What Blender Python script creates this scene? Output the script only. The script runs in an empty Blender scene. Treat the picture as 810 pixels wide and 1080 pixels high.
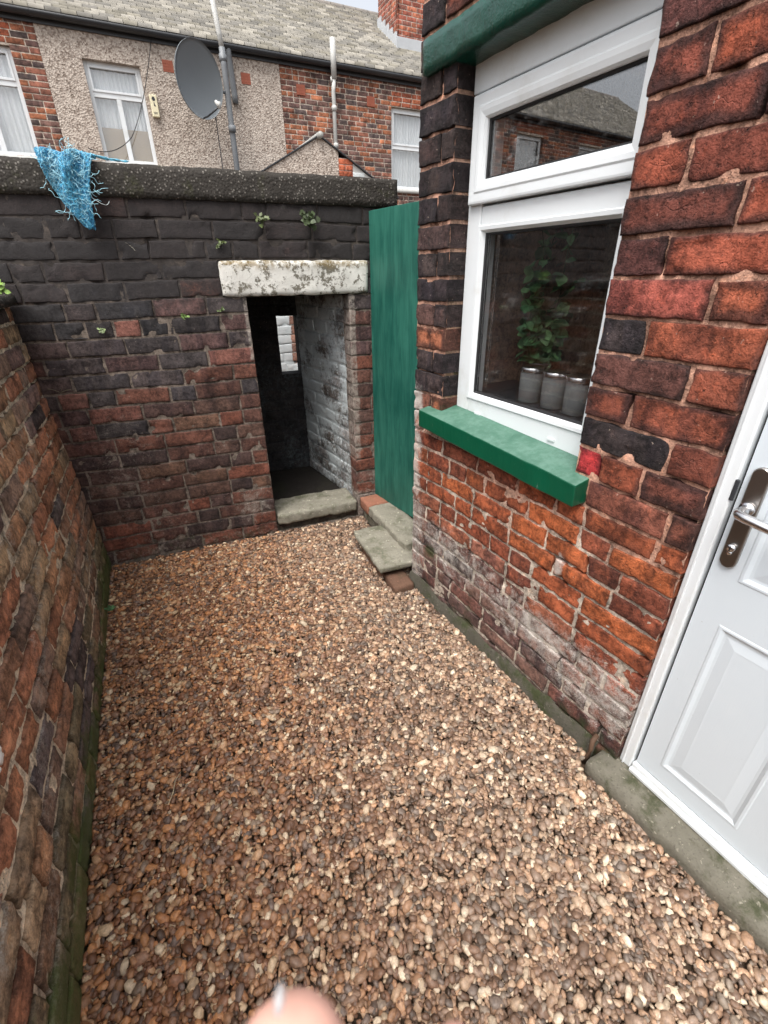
import bpy, bmesh, math, random
import numpy as np
from mathutils import Vector, Matrix

S = bpy.context.scene
COL = S.collection
# ------------------------------------------------------------------ camera
cd = bpy.data.cameras.new('camera'); cam = bpy.data.objects.new('camera', cd); COL.objects.link(cam)
CAM_H = 1.387
cR, cU, cF = Vector((.9252, -.3791, -.0117)), Vector((.1853, .4244, .8863)), Vector((.3310, .8223, -.4629))
cF.normalize(); cR = (cR - cF * cR.dot(cF)).normalized(); cU = cR.cross(cF)
m = Matrix.Identity(4)
for i, v in enumerate((cR, cU, -cF)):
    for j in range(3): m[j][i] = v[j]
m.translation = (0, 0, CAM_H); cam.matrix_world = m
cd.sensor_fit = 'VERTICAL'; cd.sensor_height = 36; cd.lens = 483.9 / 1080 * 36
cd.clip_start = .01; cd.clip_end = 500
cd.dof.use_dof = True; cd.dof.focus_distance = 1.9; cd.dof.aperture_fstop = 7.5
S.camera = cam
# ------------------------------------------------------------------ sky, sun, exposure
W = bpy.data.worlds.new('World'); S.world = W; W.use_nodes = True
nt = W.node_tree; bg = nt.nodes['Background']
sky = nt.nodes.new('ShaderNodeTexSky'); sky.sky_type = 'NISHITA'; sky.sun_disc = False
SUN_EL, SUN_AZ = 63, 226          # degrees; azimuth measured from +Y clockwise
sky.sun_elevation = math.radians(SUN_EL); sky.sun_rotation = math.radians(SUN_AZ)
sky.air_density = 1.0; sky.dust_density = 6.0; sky.ozone_density = 1.0
hs = nt.nodes.new('ShaderNodeHueSaturation'); hs.inputs['Saturation'].default_value = .28
nt.links.new(sky.outputs[0], hs.inputs['Color']); nt.links.new(hs.outputs[0], bg.inputs['Color'])
bg.inputs['Strength'].default_value = .15
sd = bpy.data.lights.new('sun', 'SUN'); sun = bpy.data.objects.new('sun', sd); COL.objects.link(sun)
sd.energy = 1.0; sd.angle = math.radians(40); sd.color = (1, .97, .92)
az = math.radians(SUN_AZ); el = math.radians(SUN_EL)
dirv = Vector((math.sin(az) * math.cos(el), math.cos(az) * math.cos(el), math.sin(el)))
sun.rotation_euler = dirv.to_track_quat('Z', 'Y').to_euler()
S.view_settings.view_transform = 'Standard'; S.view_settings.look = 'None'
S.cycles.max_bounces = 8; S.cycles.diffuse_bounces = 4; S.cycles.glossy_bounces = 4
S.view_settings.gamma = 1; S.view_settings.use_curve_mapping = False
S.view_settings.exposure = 1.10

# ------------------------------------------------------------------ noise
def _hash(ix, iy, iz):
    h = (ix.astype(np.int64) * 374761393 + iy.astype(np.int64) * 668265263 + iz.astype(np.int64) * 2147483647) & 0xffffffff
    h = ((h ^ (h >> 13)) * 1274126177) & 0xffffffff
    h = ((h ^ (h >> 16)) * 2246822519) & 0xffffffff
    return ((h ^ (h >> 15)) & 0xffffff) / float(0xffffff) * 2 - 1
def vn(P):
    P = np.asarray(P, float); i = np.floor(P).astype(np.int64); t = P - i; t = t * t * (3 - 2 * t)
    r = 0
    for dx in (0, 1):
        wx = t[:, 0] if dx else 1 - t[:, 0]
        for dy in (0, 1):
            wy = t[:, 1] if dy else 1 - t[:, 1]
            for dz in (0, 1):
                wz = t[:, 2] if dz else 1 - t[:, 2]
                r = r + wx * wy * wz * _hash(i[:, 0] + dx, i[:, 1] + dy, i[:, 2] + dz)
    return r
def fbm(P, o=3):
    P = np.asarray(P, float); r = 0; a = 1; n = 0
    for k in range(o): r = r + a * vn(P * 2 ** k + 17.3 * k); n += a; a *= .5
    return r / n
def fb2(s, z, sc, seed=0, o=3):
    s = np.atleast_1d(np.asarray(s, float)); z = np.atleast_1d(np.asarray(z, float))
    return fbm(np.stack([s * sc, z * sc, np.full(len(s), seed * 7.13)], 1), o)
def sstep(a, b, x): t = np.clip((x - a) / (b - a), 0, 1); return t * t * (3 - 2 * t)

# ------------------------------------------------------------------ object helpers
def tag(o, label=None, cat=None, group=None, kind=None):
    if label: o['label'] = label
    if cat: o['category'] = cat
    if group: o['group'] = group
    if kind: o['kind'] = kind
    return o
BASE = {}
def thing(name, loc, label, cat, group=None):
    o = bpy.data.objects.new(name, None); o.location = loc; o.empty_display_size = .1; COL.objects.link(o)
    BASE[o.name] = Vector(loc); return tag(o, label, cat, group)
def link(name, me, mat, parent=None, smooth=False):
    for mm in (mat if isinstance(mat, (list, tuple)) else [mat]): me.materials.append(mm)
    if smooth:
        me.polygons.foreach_set('use_smooth', np.ones(len(me.polygons), bool))
    o = bpy.data.objects.new(name, me); COL.objects.link(o)
    if parent: o.parent = parent; BASE[o.name] = BASE[parent.name]
    else: BASE[o.name] = Vector((0, 0, 0))
    return o
def base_of(parent): return np.array(BASE[parent.name]) if parent else np.zeros(3)

class Mesh:
    """collects vertices/faces in world space; builds ONE mesh object"""
    def __init__(s): s.v = []; s.f = []; s.n = 0; s.col = []; s.loc = []; s.st = []; s.mi = []
    def add(s, v, f, col=(.5, .5, .5), loc=None, st=None, mi=0):
        v = np.asarray(v, float).reshape(-1, 3); k = len(v)
        s.v.append(v)
        c = np.asarray(col, float); s.col.append(np.broadcast_to(c, (k, 3)) if c.ndim == 1 else c)
        s.loc.append(np.zeros((k, 3)) if loc is None else np.broadcast_to(np.asarray(loc, float), (k, 3)))
        s.st.append(np.zeros((k, 3)) if st is None else st)
        for a in (f if isinstance(f, list) and len(f) and isinstance(f[0], np.ndarray) else [np.asarray(f, int)]):
            if len(a): s.f.append(a + s.n); s.mi.append(np.full(len(a), mi))
        s.n += k
    def build(s, name, mat, parent=None, smooth=False, attrs=True):
        v = np.concatenate(s.v) - base_of(parent)
        me = bpy.data.meshes.new(name)
        lt = np.concatenate([np.full(len(a), a.shape[1]) for a in s.f])
        li = np.concatenate([a.ravel() for a in s.f])
        me.vertices.add(len(v)); me.vertices.foreach_set('co', v.ravel().astype(np.float32))
        me.loops.add(len(li)); me.loops.foreach_set('vertex_index', li.astype(np.int32))
        me.polygons.add(len(lt)); ls = np.concatenate([[0], np.cumsum(lt)[:-1]])
        me.polygons.foreach_set('loop_start', ls.astype(np.int32)); me.polygons.foreach_set('loop_total', lt.astype(np.int32))
        me.polygons.foreach_set('material_index', np.concatenate(s.mi).astype(np.int32))
        if attrs:
            for nm, arr in (('bcol', s.col), ('bloc', s.loc), ('stain', s.st)):
                a = np.concatenate(arr); a4 = np.concatenate([a, np.ones((len(a), 1))], 1)
                at = me.attributes.new(nm, 'FLOAT_COLOR', 'POINT'); at.data.foreach_set('color', a4.ravel().astype(np.float32))
        me.update(calc_edges=True); me.validate()
        return link(name, me, mat, parent, smooth)

class Fr:
    """a wall frame: s along the wall, d into the wall, z up"""
    def __init__(s, o, u, lean=0.): s.o = np.array(o, float); u = np.array(u, float); s.u = u / np.linalg.norm(u); s.n = np.array([-s.u[1], s.u[0]]); s.lean = lean
    def w(s, a, d, z):
        a, d, z = np.broadcast_arrays(np.asarray(a, float), np.asarray(d, float), np.asarray(z, float))
        d2 = d + s.lean * z
        return np.stack([s.o[0] + s.u[0] * a + s.n[0] * d2, s.o[1] + s.u[1] * a + s.n[1] * d2, z], -1)
WORLD = Fr((0, 0), (1, 0))

def bm_obj(name, bm, fr, mat, parent, smooth=False):
    """bmesh given in (s,d,z) of a frame -> object"""
    b = base_of(parent)
    co = np.array([v.co[:] for v in bm.verts]); wv = fr.w(co[:, 0], co[:, 1], co[:, 2]) - b
    for v, c in zip(bm.verts, wv): v.co = c
    me = bpy.data.meshes.new(name); bm.to_mesh(me); bm.free()
    return link(name, me, mat, parent, smooth)
def bbox(bm, s0, s1, d0, d1, z0, z1, bev=.003, seg=2):
    r = bmesh.ops.create_cube(bm, size=1)
    vs = r['verts']
    for v in vs:
        v.co = (s0 + (v.co.x + .5) * (s1 - s0), d0 + (v.co.y + .5) * (d1 - d0), z0 + (v.co.z + .5) * (z1 - z0))
    if bev > 0:
        es = list({e for v in vs for e in v.link_edges})
        bmesh.ops.bevel(bm, geom=es, offset=bev, segments=seg, affect='EDGES', profile=.5)
def box(name, fr, s0, s1, d0, d1, z0, z1, mat, parent, bev=.003):
    bm = bmesh.new(); bbox(bm, s0, s1, d0, d1, z0, z1, bev); return bm_obj(name, bm, fr, mat, parent)
def ring(bm, s0, s1, z0, z1, w, d0, d1, bev=.003, wb=None, wt=None, wl=None, wr=None):
    """four mitred-looking bars around an opening"""
    wl = w if wl is None else wl; wr = w if wr is None else wr; wb = w if wb is None else wb; wt = w if wt is None else wt
    bbox(bm, s0, s0 + wl, d0, d1, z0, z1, bev); bbox(bm, s1 - wr, s1, d0, d1, z0, z1, bev)
    bbox(bm, s0 + wl, s1 - wr, d0 + .0008, d1, z0, z0 + wb, bev); bbox(bm, s0 + wl, s1 - wr, d0 + .0008, d1, z1 - wt, z1, bev)
def loop_profile(bm, s0, s1, z0, z1, prof):
    """mitred frame: prof = list of (inset, depth); closed outer -> inner"""
    rings = []
    for ins, d in prof:
        rings.append([bm.verts.new((a, d, b)) for a, b in ((s0 + ins, z0 + ins), (s1 - ins, z0 + ins), (s1 - ins, z1 - ins), (s0 + ins, z1 - ins))])
    for A, B in zip(rings[:-1], rings[1:]):
        for k in range(4):
            bm.faces.new((A[k], A[(k + 1) % 4], B[(k + 1) % 4], B[k]))
def tube_np(pts, rad, k=6):
    P = np.asarray(pts, float); n = len(P); T = np.gradient(P, axis=0); T /= np.linalg.norm(T, axis=1)[:, None] + 1e-9
    up = np.array([0, 0, 1.]) if abs(T[0][2]) < .9 else np.array([1., 0, 0])
    A = np.cross(T, up); A /= np.linalg.norm(A, axis=1)[:, None] + 1e-9; B = np.cross(T, A)
    rad = np.broadcast_to(np.asarray(rad, float), (n,)); th = np.arange(k) * 2 * np.pi / k
    v = P[:, None] + rad[:, None, None] * (np.cos(th)[None, :, None] * A[:, None] + np.sin(th)[None, :, None] * B[:, None])
    i = np.arange(n - 1)[:, None] * k + np.arange(k)[None]; j = np.arange(n - 1)[:, None] * k + (np.arange(k)[None] + 1) % k
    q = np.stack([i, j, j + k, i + k], -1).reshape(-1, 4)
    v = v.reshape(-1, 3); e0, e1 = len(v), len(v) + 1
    v = np.concatenate([v, P[:1], P[-1:]])
    c0 = np.stack([np.full(k, e0), (np.arange(k) + 1) % k, np.arange(k)], 1); b = (n - 1) * k
    c1 = np.stack([np.full(k, e1), b + np.arange(k), b + (np.arange(k) + 1) % k], 1)
    return v, [q, c0, c1]

# ------------------------------------------------------------------ materials
class NT:
    def __init__(s, name):
        s.m = bpy.data.materials.new(name); s.m.use_nodes = True; s.t = s.m.node_tree; s.b = s.t.nodes['Principled BSDF']
        s.out = s.t.nodes['Material Output']
    def N(s, t, **k):
        n = s.t.nodes.new(t)
        for a, b in k.items(): setattr(n, a, b)
        return n
    def L(s, a, b): s.t.links.new(a, b)
    def val(s, sock, v):
        if hasattr(v, 'is_output') or isinstance(v, bpy.types.NodeSocket): s.L(v, sock)
        else: sock.default_value = v
    def math(s, op, a, b=0., clamp=False):
        n = s.N('ShaderNodeMath', operation=op, use_clamp=clamp); s.val(n.inputs[0], a); s.val(n.inputs[1], b); return n.outputs[0]
    def mix(s, f, a, b, mode='MIX'):
        n = s.N('ShaderNodeMix', data_type='RGBA', blend_type=mode); s.val(n.inputs[0], f)
        s.val(n.inputs[6], a if not isinstance(a, tuple) else (*a, 1)); s.val(n.inputs[7], b if not isinstance(b, tuple) else (*b, 1)); return n.outputs[2]
    def noise(s, vec, sc, det=4, rough=.55, dist=0.):
        n = s.N('ShaderNodeTexNoise'); n.inputs['Scale'].default_value = sc; n.inputs['Detail'].default_value = det
        n.inputs['Roughness'].default_value = rough; n.inputs['Distortion'].default_value = dist
        if vec is not None: s.L(vec, n.inputs['Vector'])
        return n.outputs['Fac']
    def voro(s, vec, sc, out='Distance', feature='F1'):
        n = s.N('ShaderNodeTexVoronoi', feature=feature); n.inputs['Scale'].default_value = sc
        if vec is not None: s.L(vec, n.inputs['Vector'])
        return n.outputs[out]
    def ramp(s, f, a, b, lo=0., hi=1.):
        n = s.N('ShaderNodeMapRange', interpolation_type='SMOOTHSTEP'); s.val(n.inputs[0], f)
        for i, v in ((1, a), (2, b), (3, lo), (4, hi)): n.inputs[i].default_value = v
        return n.outputs[0]
    def obj(s): return s.N('ShaderNodeTexCoord').outputs['Object']
    def scale(s, vec, v):
        n = s.N('ShaderNodeMapping'); n.inputs['Scale'].default_value = v; s.L(vec, n.inputs['Vector']); return n.outputs[0]
    def attr(s, n): a = s.N('ShaderNodeAttribute', attribute_name=n); return a
    def bump(s, h, st, dist=.003, prev=None):
        n = s.N('ShaderNodeBump'); n.inputs['Strength'].default_value = st; n.inputs['Distance'].default_value = dist; s.L(h, n.inputs['Height'])
        if prev is not None: s.L(prev, n.inputs['Normal'])
        return n.outputs[0]
    def fin(s, col, rough=.8, nrm=None, spec=.3, metal=0.):
        s.val(s.b.inputs['Base Color'], (*col, 1) if isinstance(col, tuple) else col); s.val(s.b.inputs['Roughness'], rough)
        s.b.inputs['Specular IOR Level'].default_value = spec; s.b.inputs['Metallic'].default_value = metal
        if nrm is not None: s.L(nrm, s.b.inputs['Normal'])
        return s.m

def brick_mat(name, fine=1., og_f=.5, sat=(1.75, 1.5, 1.3), white=(.5, .47, .43), moss=(.045, .06, .018), bands=.55, rough=.85, pit=.5, wthr=(.38, .95)):
    t = NT(name); o = t.obj(); c = t.attr('bcol').outputs['Color']; bl = t.N('ShaderNodeSeparateColor'); t.L(t.attr('bloc').outputs['Color'], bl.inputs[0])
    st = t.N('ShaderNodeSeparateColor'); t.L(t.attr('stain').outputs['Color'], st.inputs[0])
    n1 = t.noise(o, 14 * fine, 6, .6); n2 = t.noise(o, 70 * fine, 4, .65); n3 = t.noise(o, 260 * fine, 3, .6)
    f = t.math('ADD', t.math('MULTIPLY', n1, 1.0), t.math('MULTIPLY', n2, 1.0)); f = t.math('ADD', f, t.math('MULTIPLY', n3, .5))
    f = t.ramp(f, .92, 1.60, .38, 1.75)
    col = t.mix(1., c, t.N('ShaderNodeCombineColor').outputs[0], 'MULTIPLY')
    cc = col.node; cmb = t.N('ShaderNodeCombineColor')
    for i in range(3): t.L(f, cmb.inputs[i])
    t.L(cmb.outputs[0], cc.inputs[7])
    # kiln bands across a brick
    cx = t.N('ShaderNodeCombineXYZ'); t.L(t.math('MULTIPLY', bl.outputs[0], 16.), cx.inputs[0]); t.L(t.math('MULTIPLY', bl.outputs[2], 91.), cx.inputs[1]); t.L(t.math('MULTIPLY', bl.outputs[1], 3.), cx.inputs[2])
    bn = t.noise(cx.outputs[0], 1., 2, .5, .3); bm_ = t.math('MULTIPLY', t.ramp(bn, .47, .56), t.math('MULTIPLY', t.math('GREATER_THAN', bl.outputs[2], .35), bands))
    col = t.mix(bm_, col, t.mix(1., col, (.38, .42, .55), 'MULTIPLY'))
    bt = t.ramp(t.noise(o, 19 * fine, 5, .7, .4), .55, .70)
    col = t.mix(t.math('MULTIPLY', bt, .6), col, t.mix(1., col, (.34, .33, .36), 'MULTIPLY'))
    og = t.ramp(t.noise(o, 31 * fine, 4, .6, .5), .58, .70)
    col = t.mix(t.math('MULTIPLY', og, og_f), col, t.mix(1., col, sat, 'MULTIPLY'))
    # black specks and pits
    sp = t.ramp(t.noise(o, 120 * fine, 2, .7), .66, .74)
    col = t.mix(t.math('MULTIPLY', sp, .7), col, (.02, .017, .016))
    sp2 = t.ramp(t.noise(o, 95 * fine, 2, .6), .70, .76)
    col = t.mix(t.math('MULTIPLY', sp2, .45), col, (.42, .34, .28))
    # soot (b), white bloom (g), moss (r)
    ns = t.noise(o, 22 * fine, 5, .65)
    def thr(ch, a, b): return t.ramp(t.math('ADD', t.math('MULTIPLY', ch, .9), t.math('MULTIPLY', t.math('SUBTRACT', ns, .5), 1.3)), a, b)
    col = t.mix(t.math('MULTIPLY', thr(st.outputs[2], .35, .85), .82), col, (.030, .027, .027))
    wn = t.math('ADD', t.math('MULTIPLY', st.outputs[1], .9), t.math('ADD', t.math('MULTIPLY', t.math('SUBTRACT', t.noise(o, 34 * fine, 6, .75), .5), 1.5), t.math('MULTIPLY', t.math('SUBTRACT', n3, .5), .7)))
    col = t.mix(t.math('MULTIPLY', t.ramp(wn, *wthr), .8), col, white)
    col = t.mix(t.math('MULTIPLY', thr(st.outputs[0], .32, .85), .8), col, t.mix(n2, moss, (moss[0] * .5, moss[1] * .45, moss[2] * .6)))
    ck = t.N('ShaderNodeTexVoronoi', feature='DISTANCE_TO_EDGE'); ck.inputs['Scale'].default_value = 17 * fine; wv = t.N('ShaderNodeVectorMath', operation='ADD'); t.L(o, wv.inputs[0]); nz = t.N('ShaderNodeTexNoise'); nz.inputs['Scale'].default_value = 30 * fine; t.L(o, nz.inputs['Vector']); sc_ = t.N('ShaderNodeVectorMath', operation='SCALE'); sc_.inputs['Scale'].default_value = .05 / fine; t.L(nz.outputs['Color'], sc_.inputs[0]); t.L(sc_.outputs[0], wv.inputs[1]); t.L(wv.outputs[0], ck.inputs['Vector'])
    cr = t.math('MULTIPLY', t.ramp(ck.outputs['Distance'], .035, .0), t.ramp(t.noise(o, 9 * fine, 3), .54, .66)); col = t.mix(t.math('MULTIPLY', cr, .20), col, (.02, .016, .015))
    h = t.math('ADD', t.math('MULTIPLY', n2, .6), t.math('MULTIPLY', n3, .4)); h = t.math('SUBTRACT', t.math('SUBTRACT', h, t.math('MULTIPLY', sp, .5)), t.math('MULTIPLY', cr, .2))
    return t.fin(col, rough, t.bump(h, pit, .008), .25)

def paint(name, col, rough=.4, var=.15, sc=8., bump=.1, spec=.4, streak=None, dirt=(.12, .11, .09), dirtf=0.):
    t = NT(name); o = t.obj(); n = t.noise(o if streak is None else t.scale(o, streak), sc, 5, .6); n2 = t.noise(o, sc * 9, 3)
    c = t.mix(n, tuple(x * (1 - var) for x in col), tuple(min(1, x * (1 + var)) for x in col))
    if dirtf: c = t.mix(t.math('MULTIPLY', t.ramp(t.noise(o, 5, 6, .7), .5, .75), dirtf), c, dirt)
    return t.fin(c, rough, t.bump(t.math('ADD', n, t.math('MULTIPLY', n2, .4)), bump, .003), spec)

M = {}
M['house_brick'] = brick_mat('old_red_brick', pit=.85)
M['yard_brick'] = brick_mat('sooty_yard_brick', og_f=.3, sat=(1.5, 1.45, 1.35), white=(.34, .30, .26), bands=.4)
M['boundary_brick'] = brick_mat('weathered_boundary_brick', white=(.46, .43, .38), moss=(.09, .125, .028), bands=.35, pit=.8)
M['dark_brick'] = brick_mat('shade_dark_brick', white=(.085, .10, .105), bands=.1)  # near-black bricks and dulled whitewash: the room's dimness is put into the colour
M['white_brick'] = brick_mat('whitewashed_brick', white=(.54, .59, .60), bands=.1, wthr=(.25, .6))
M['far_brick'] = brick_mat('terrace_brick', fine=.35, bands=.3)
M['upvc'] = paint('white_upvc', (.68, .71, .725), .28, .03, 3, .02, .5, dirt=(.42, .39, .33), dirtf=.34)
M['door_white'] = None
M['gasket'] = paint('black_rubber', (.012, .012, .013), .6, .2)
M['green_gloss'] = paint('green_gloss_paint', (.003, .047, .032), .2, .5, 26, 1.0, .6, dirt=(.10, .20, .15), dirtf=.15)
def sill_mat():
    t = NT('dusty_green_sill_paint'); o = t.obj(); n = t.noise(o, 16, 5, .6); ge = t.N('ShaderNodeNewGeometry'); sz = t.N('ShaderNodeSeparateXYZ'); t.L(ge.outputs['Normal'], sz.inputs[0])
    c = t.mix(n, (.0015, .055, .026), (.003, .085, .042)); dust = t.math('MULTIPLY', t.ramp(sz.outputs[2], .6, .95), t.ramp(t.math('ADD', t.math('MULTIPLY', t.noise(o, 45, 7, .75), .6), t.math('MULTIPLY', t.noise(o, 8, 4), .4)), .36, .62, .3, .85))
    c = t.mix(dust, c, (.105, .20, .155)); sc = t.ramp(t.noise(t.scale(o, (60, 60, 5)), 5, 4, .7), .66, .73); c = t.mix(t.math('MULTIPLY', sc, .6), c, (.3, .36, .32))
    return t.fin(c, t.ramp(dust, 0, .6, .28, .6), t.bump(n, .25, .003), .5)
M['sill_green'] = sill_mat()
M['gate_green'] = None
M['dark_plastic'] = paint('dark_plastic', (.03, .032, .036), .4, .2)
M['grey_pvc'] = paint('grey_pvc_pipe', (.16, .17, .18), .5, .3, 6, .1)
M['white_pipe'] = paint('weathered_white_pipe', (.44, .44, .42), .6, .3, 5, .1, dirt=(.14, .14, .13), dirtf=.6)
M['metal'] = paint('brushed_steel', (.62, .62, .63), .25, .05, 4, .02, .5); M['metal'].node_tree.nodes['Principled BSDF'].inputs['Metallic'].default_value = 1
M['plate'] = paint('dark_satin_steel', (.33, .31, .29), .32, .1, 4, .02, .5); M['plate'].node_tree.nodes['Principled BSDF'].inputs['Metallic'].default_value = 1
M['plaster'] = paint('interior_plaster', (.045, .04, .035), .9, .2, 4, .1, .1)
M['lead'] = paint('lead_flashing', (.42, .44, .46), .6, .2, 6, .2)
M['dish_grey'] = paint('dish_grey', (.15, .168, .18), .5, .1, 2, .02, .4)
M['cream'] = paint('cream_plastic', (.72, .66, .46), .5, .05)
M['curtain'] = None
M['tan'] = paint('tan_blind', (.36, .29, .2), .9, .1)

def door_mat():
    t = NT('white_woodgrain_composite'); o = t.obj(); n = t.noise(t.scale(o, (30, 30, 3.0)), 4, 4, .6, 1.2); n2 = t.noise(o, 3, 4)
    c = t.mix(n2, (.545, .60, .645), (.61, .66, .695)); sp = t.ramp(t.noise(o, 90, 1, .5), .80, .82)
    c = t.mix(t.math('MULTIPLY', sp, .6), c, (.3, .28, .25))
    return t.fin(c, .32, t.bump(n, .22, .0012), .45)
M['door_white'] = door_mat()
def gate_mat():
    t = NT('teal_brushed_paint'); o = t.obj(); n = t.noise(t.scale(o, (7, 7, .9)), 4, 6, .7, .5); n2 = t.noise(t.scale(o, (40, 40, 1.2)), 5, 4, .6); n3 = t.noise(o, 2.2, 4)
    f = t.math('ADD', t.math('MULTIPLY', n, .5), t.math('ADD', t.math('MULTIPLY', n2, .22), t.math('MULTIPLY', n3, .5)))
    c = t.mix(t.ramp(f, .44, .80), (.004, .064, .048), (.034, .160, .118))
    return t.fin(c, .5, t.bump(n2, .25, .002), .35)
M['gate_green'] = gate_mat()
def stone_mat(name, a, b, moss=.5, mosscol=(.06, .075, .025), sc=9):
    t = NT(name); o = t.obj(); n = t.noise(o, sc, 6, .65); n2 = t.noise(o, sc * 9, 4, .6)
    c = t.mix(n, a, b); c = t.mix(t.math('MULTIPLY', t.ramp(t.noise(o, sc * .7, 6, .7), .48, .66), moss), c, mosscol)
    c = t.mix(t.math('MULTIPLY', t.ramp(n2, .55, .75), .5), c, tuple(x * .3 for x in a))
    c = t.mix(t.math('MULTIPLY', t.ramp(t.noise(o, sc * 5, 3, .6), .62, .70), .5), c, tuple(min(.7, x * 1.9) for x in b))
    return t.fin(c, .9, t.bump(t.math('ADD', n, t.math('MULTIPLY', n2, .6)), .7, .008), .2)
M['stone'] = stone_mat('mossy_sandstone', (.10, .092, .07), (.34, .32, .26), .6, (.055, .062, .028), 13)
M['doorstep'] = stone_mat('mossy_concrete', (.085, .078, .06), (.19, .175, .14), .85, (.038, .044, .018), 14)
def coping_mat():
    t = NT('dark_pebbly_coping'); o = t.obj(); v = t.N('ShaderNodeTexVoronoi'); v.inputs['Scale'].default_value = 95; t.L(o, v.inputs['Vector'])
    sep = t.N('ShaderNodeSeparateColor'); t.L(v.outputs['Color'], sep.inputs[0])
    n = t.noise(o, 10, 5, .7)
    c = t.mix(n, (.026, .024, .021), (.062, .056, .050))
    c = t.mix(t.math('MULTIPLY', t.math('GREATER_THAN', sep.outputs[0], .52), t.ramp(v.outputs['Distance'], .42, .25)), c, t.mix(sep.outputs[1], (.06, .055, .05), (.20, .185, .165)))
    c = t.mix(t.math('MULTIPLY', t.ramp(t.noise(o, 6, 5, .7), .56, .7), .5), c, (.05, .055, .02))
    return t.fin(c, .95, t.bump(t.math('ADD', t.math('MULTIPLY', v.outputs['Distance'], -.6), n), .7, .006), .15)
M['coping'] = coping_mat()
def lintel_mat():
    t = NT('flaking_white_paint_on_stone'); o = t.obj(); n = t.noise(o, 38, 6, .75); n2 = t.noise(o, 9, 5, .6); n3 = t.noise(o, 130, 3)
    c = t.mix(t.noise(o, 14, 4), (.50, .485, .44), (.74, .73, .69))
    fl = t.ramp(t.math('ADD', t.math('MULTIPLY', n, .8), t.math('MULTIPLY', n2, .35)), .575, .64)
    c = t.mix(t.math('MULTIPLY', fl, .9), c, t.mix(n3, (.05, .045, .03), (.16, .14, .10)))
    sz = t.N('ShaderNodeSeparateXYZ'); t.L(t.N('ShaderNodeNewGeometry').outputs['Position'], sz.inputs[0])
    oc = t.math('MULTIPLY', t.ramp(sz.outputs[2], 1.39, 1.435), t.ramp(t.noise(o, 20, 5, .7), .45, .6))
    c = t.mix(t.math('MULTIPLY', oc, .75), c, (.20, .14, .05))
    return t.fin(c, .8, t.bump(t.math('ADD', n, t.math('MULTIPLY', n3, .3)), .7, .006), .25)
M['lintel'] = lintel_mat()
def dash_mat():
    t = NT('pebbledash'); o = t.obj(); v = t.N('ShaderNodeTexVoronoi'); v.inputs['Scale'].default_value = 42; t.L(o, v.inputs['Vector'])
    sep = t.N('ShaderNodeSeparateColor'); t.L(v.outputs['Color'], sep.inputs[0])
    c = t.mix(sep.outputs[0], (.33, .275, .235), (.54, .475, .41)); c = t.mix(t.math('MULTIPLY', t.math('GREATER_THAN', sep.outputs[1], .80), .7), c, (.16, .12, .095))
    c = t.mix(t.math('MULTIPLY', t.ramp(t.noise(t.scale(o, (3, 3, .5)), 1.4, 5, .6), .5, .8), .45), c, (.22, .19, .16))
    return t.fin(c, .95, t.bump(v.outputs['Distance'], .9, .012), .15)
M['dash'] = dash_mat()
def attr_mat(name, rough=.7, sc=20, spec=.3, bump=.2, amp=(.6, 1.4)):
    t = NT(name); o = t.obj(); c = t.attr('bcol').outputs['Color']; f = t.ramp(t.noise(o, sc, 5, .65), .25, .75, *amp)
    cmb = t.N('ShaderNodeCombineColor')
    for i in range(3): t.L(f, cmb.inputs[i])
    c = t.mix(1., c, cmb.outputs[0], 'MULTIPLY')
    return t.fin(c, rough, t.bump(t.noise(o, sc * 3, 4), bump, .004), spec)
M['slate'] = attr_mat('weathered_slate', .75, 9, .3, .2, (.82, 1.2))
M['pebble'] = attr_mat('river_pebble', .45, 130, .4, .2, (.68, 1.32))
M['leaf'] = attr_mat('leaf_green', .5, 60, .4, .1)
M['netting'] = attr_mat('blue_net_twine', .5, 80, .35, .1)
def ground_mat():
    t = NT('damp_earth'); o = t.obj(); n = t.noise(o, 30, 6, .7); c = t.mix(n, (.06, .04, .028), (.16, .11, .075)); return t.fin(c, .9, t.bump(t.noise(o, 60, 4), .8, .01), .2)
M['ground'] = ground_mat()
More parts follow.
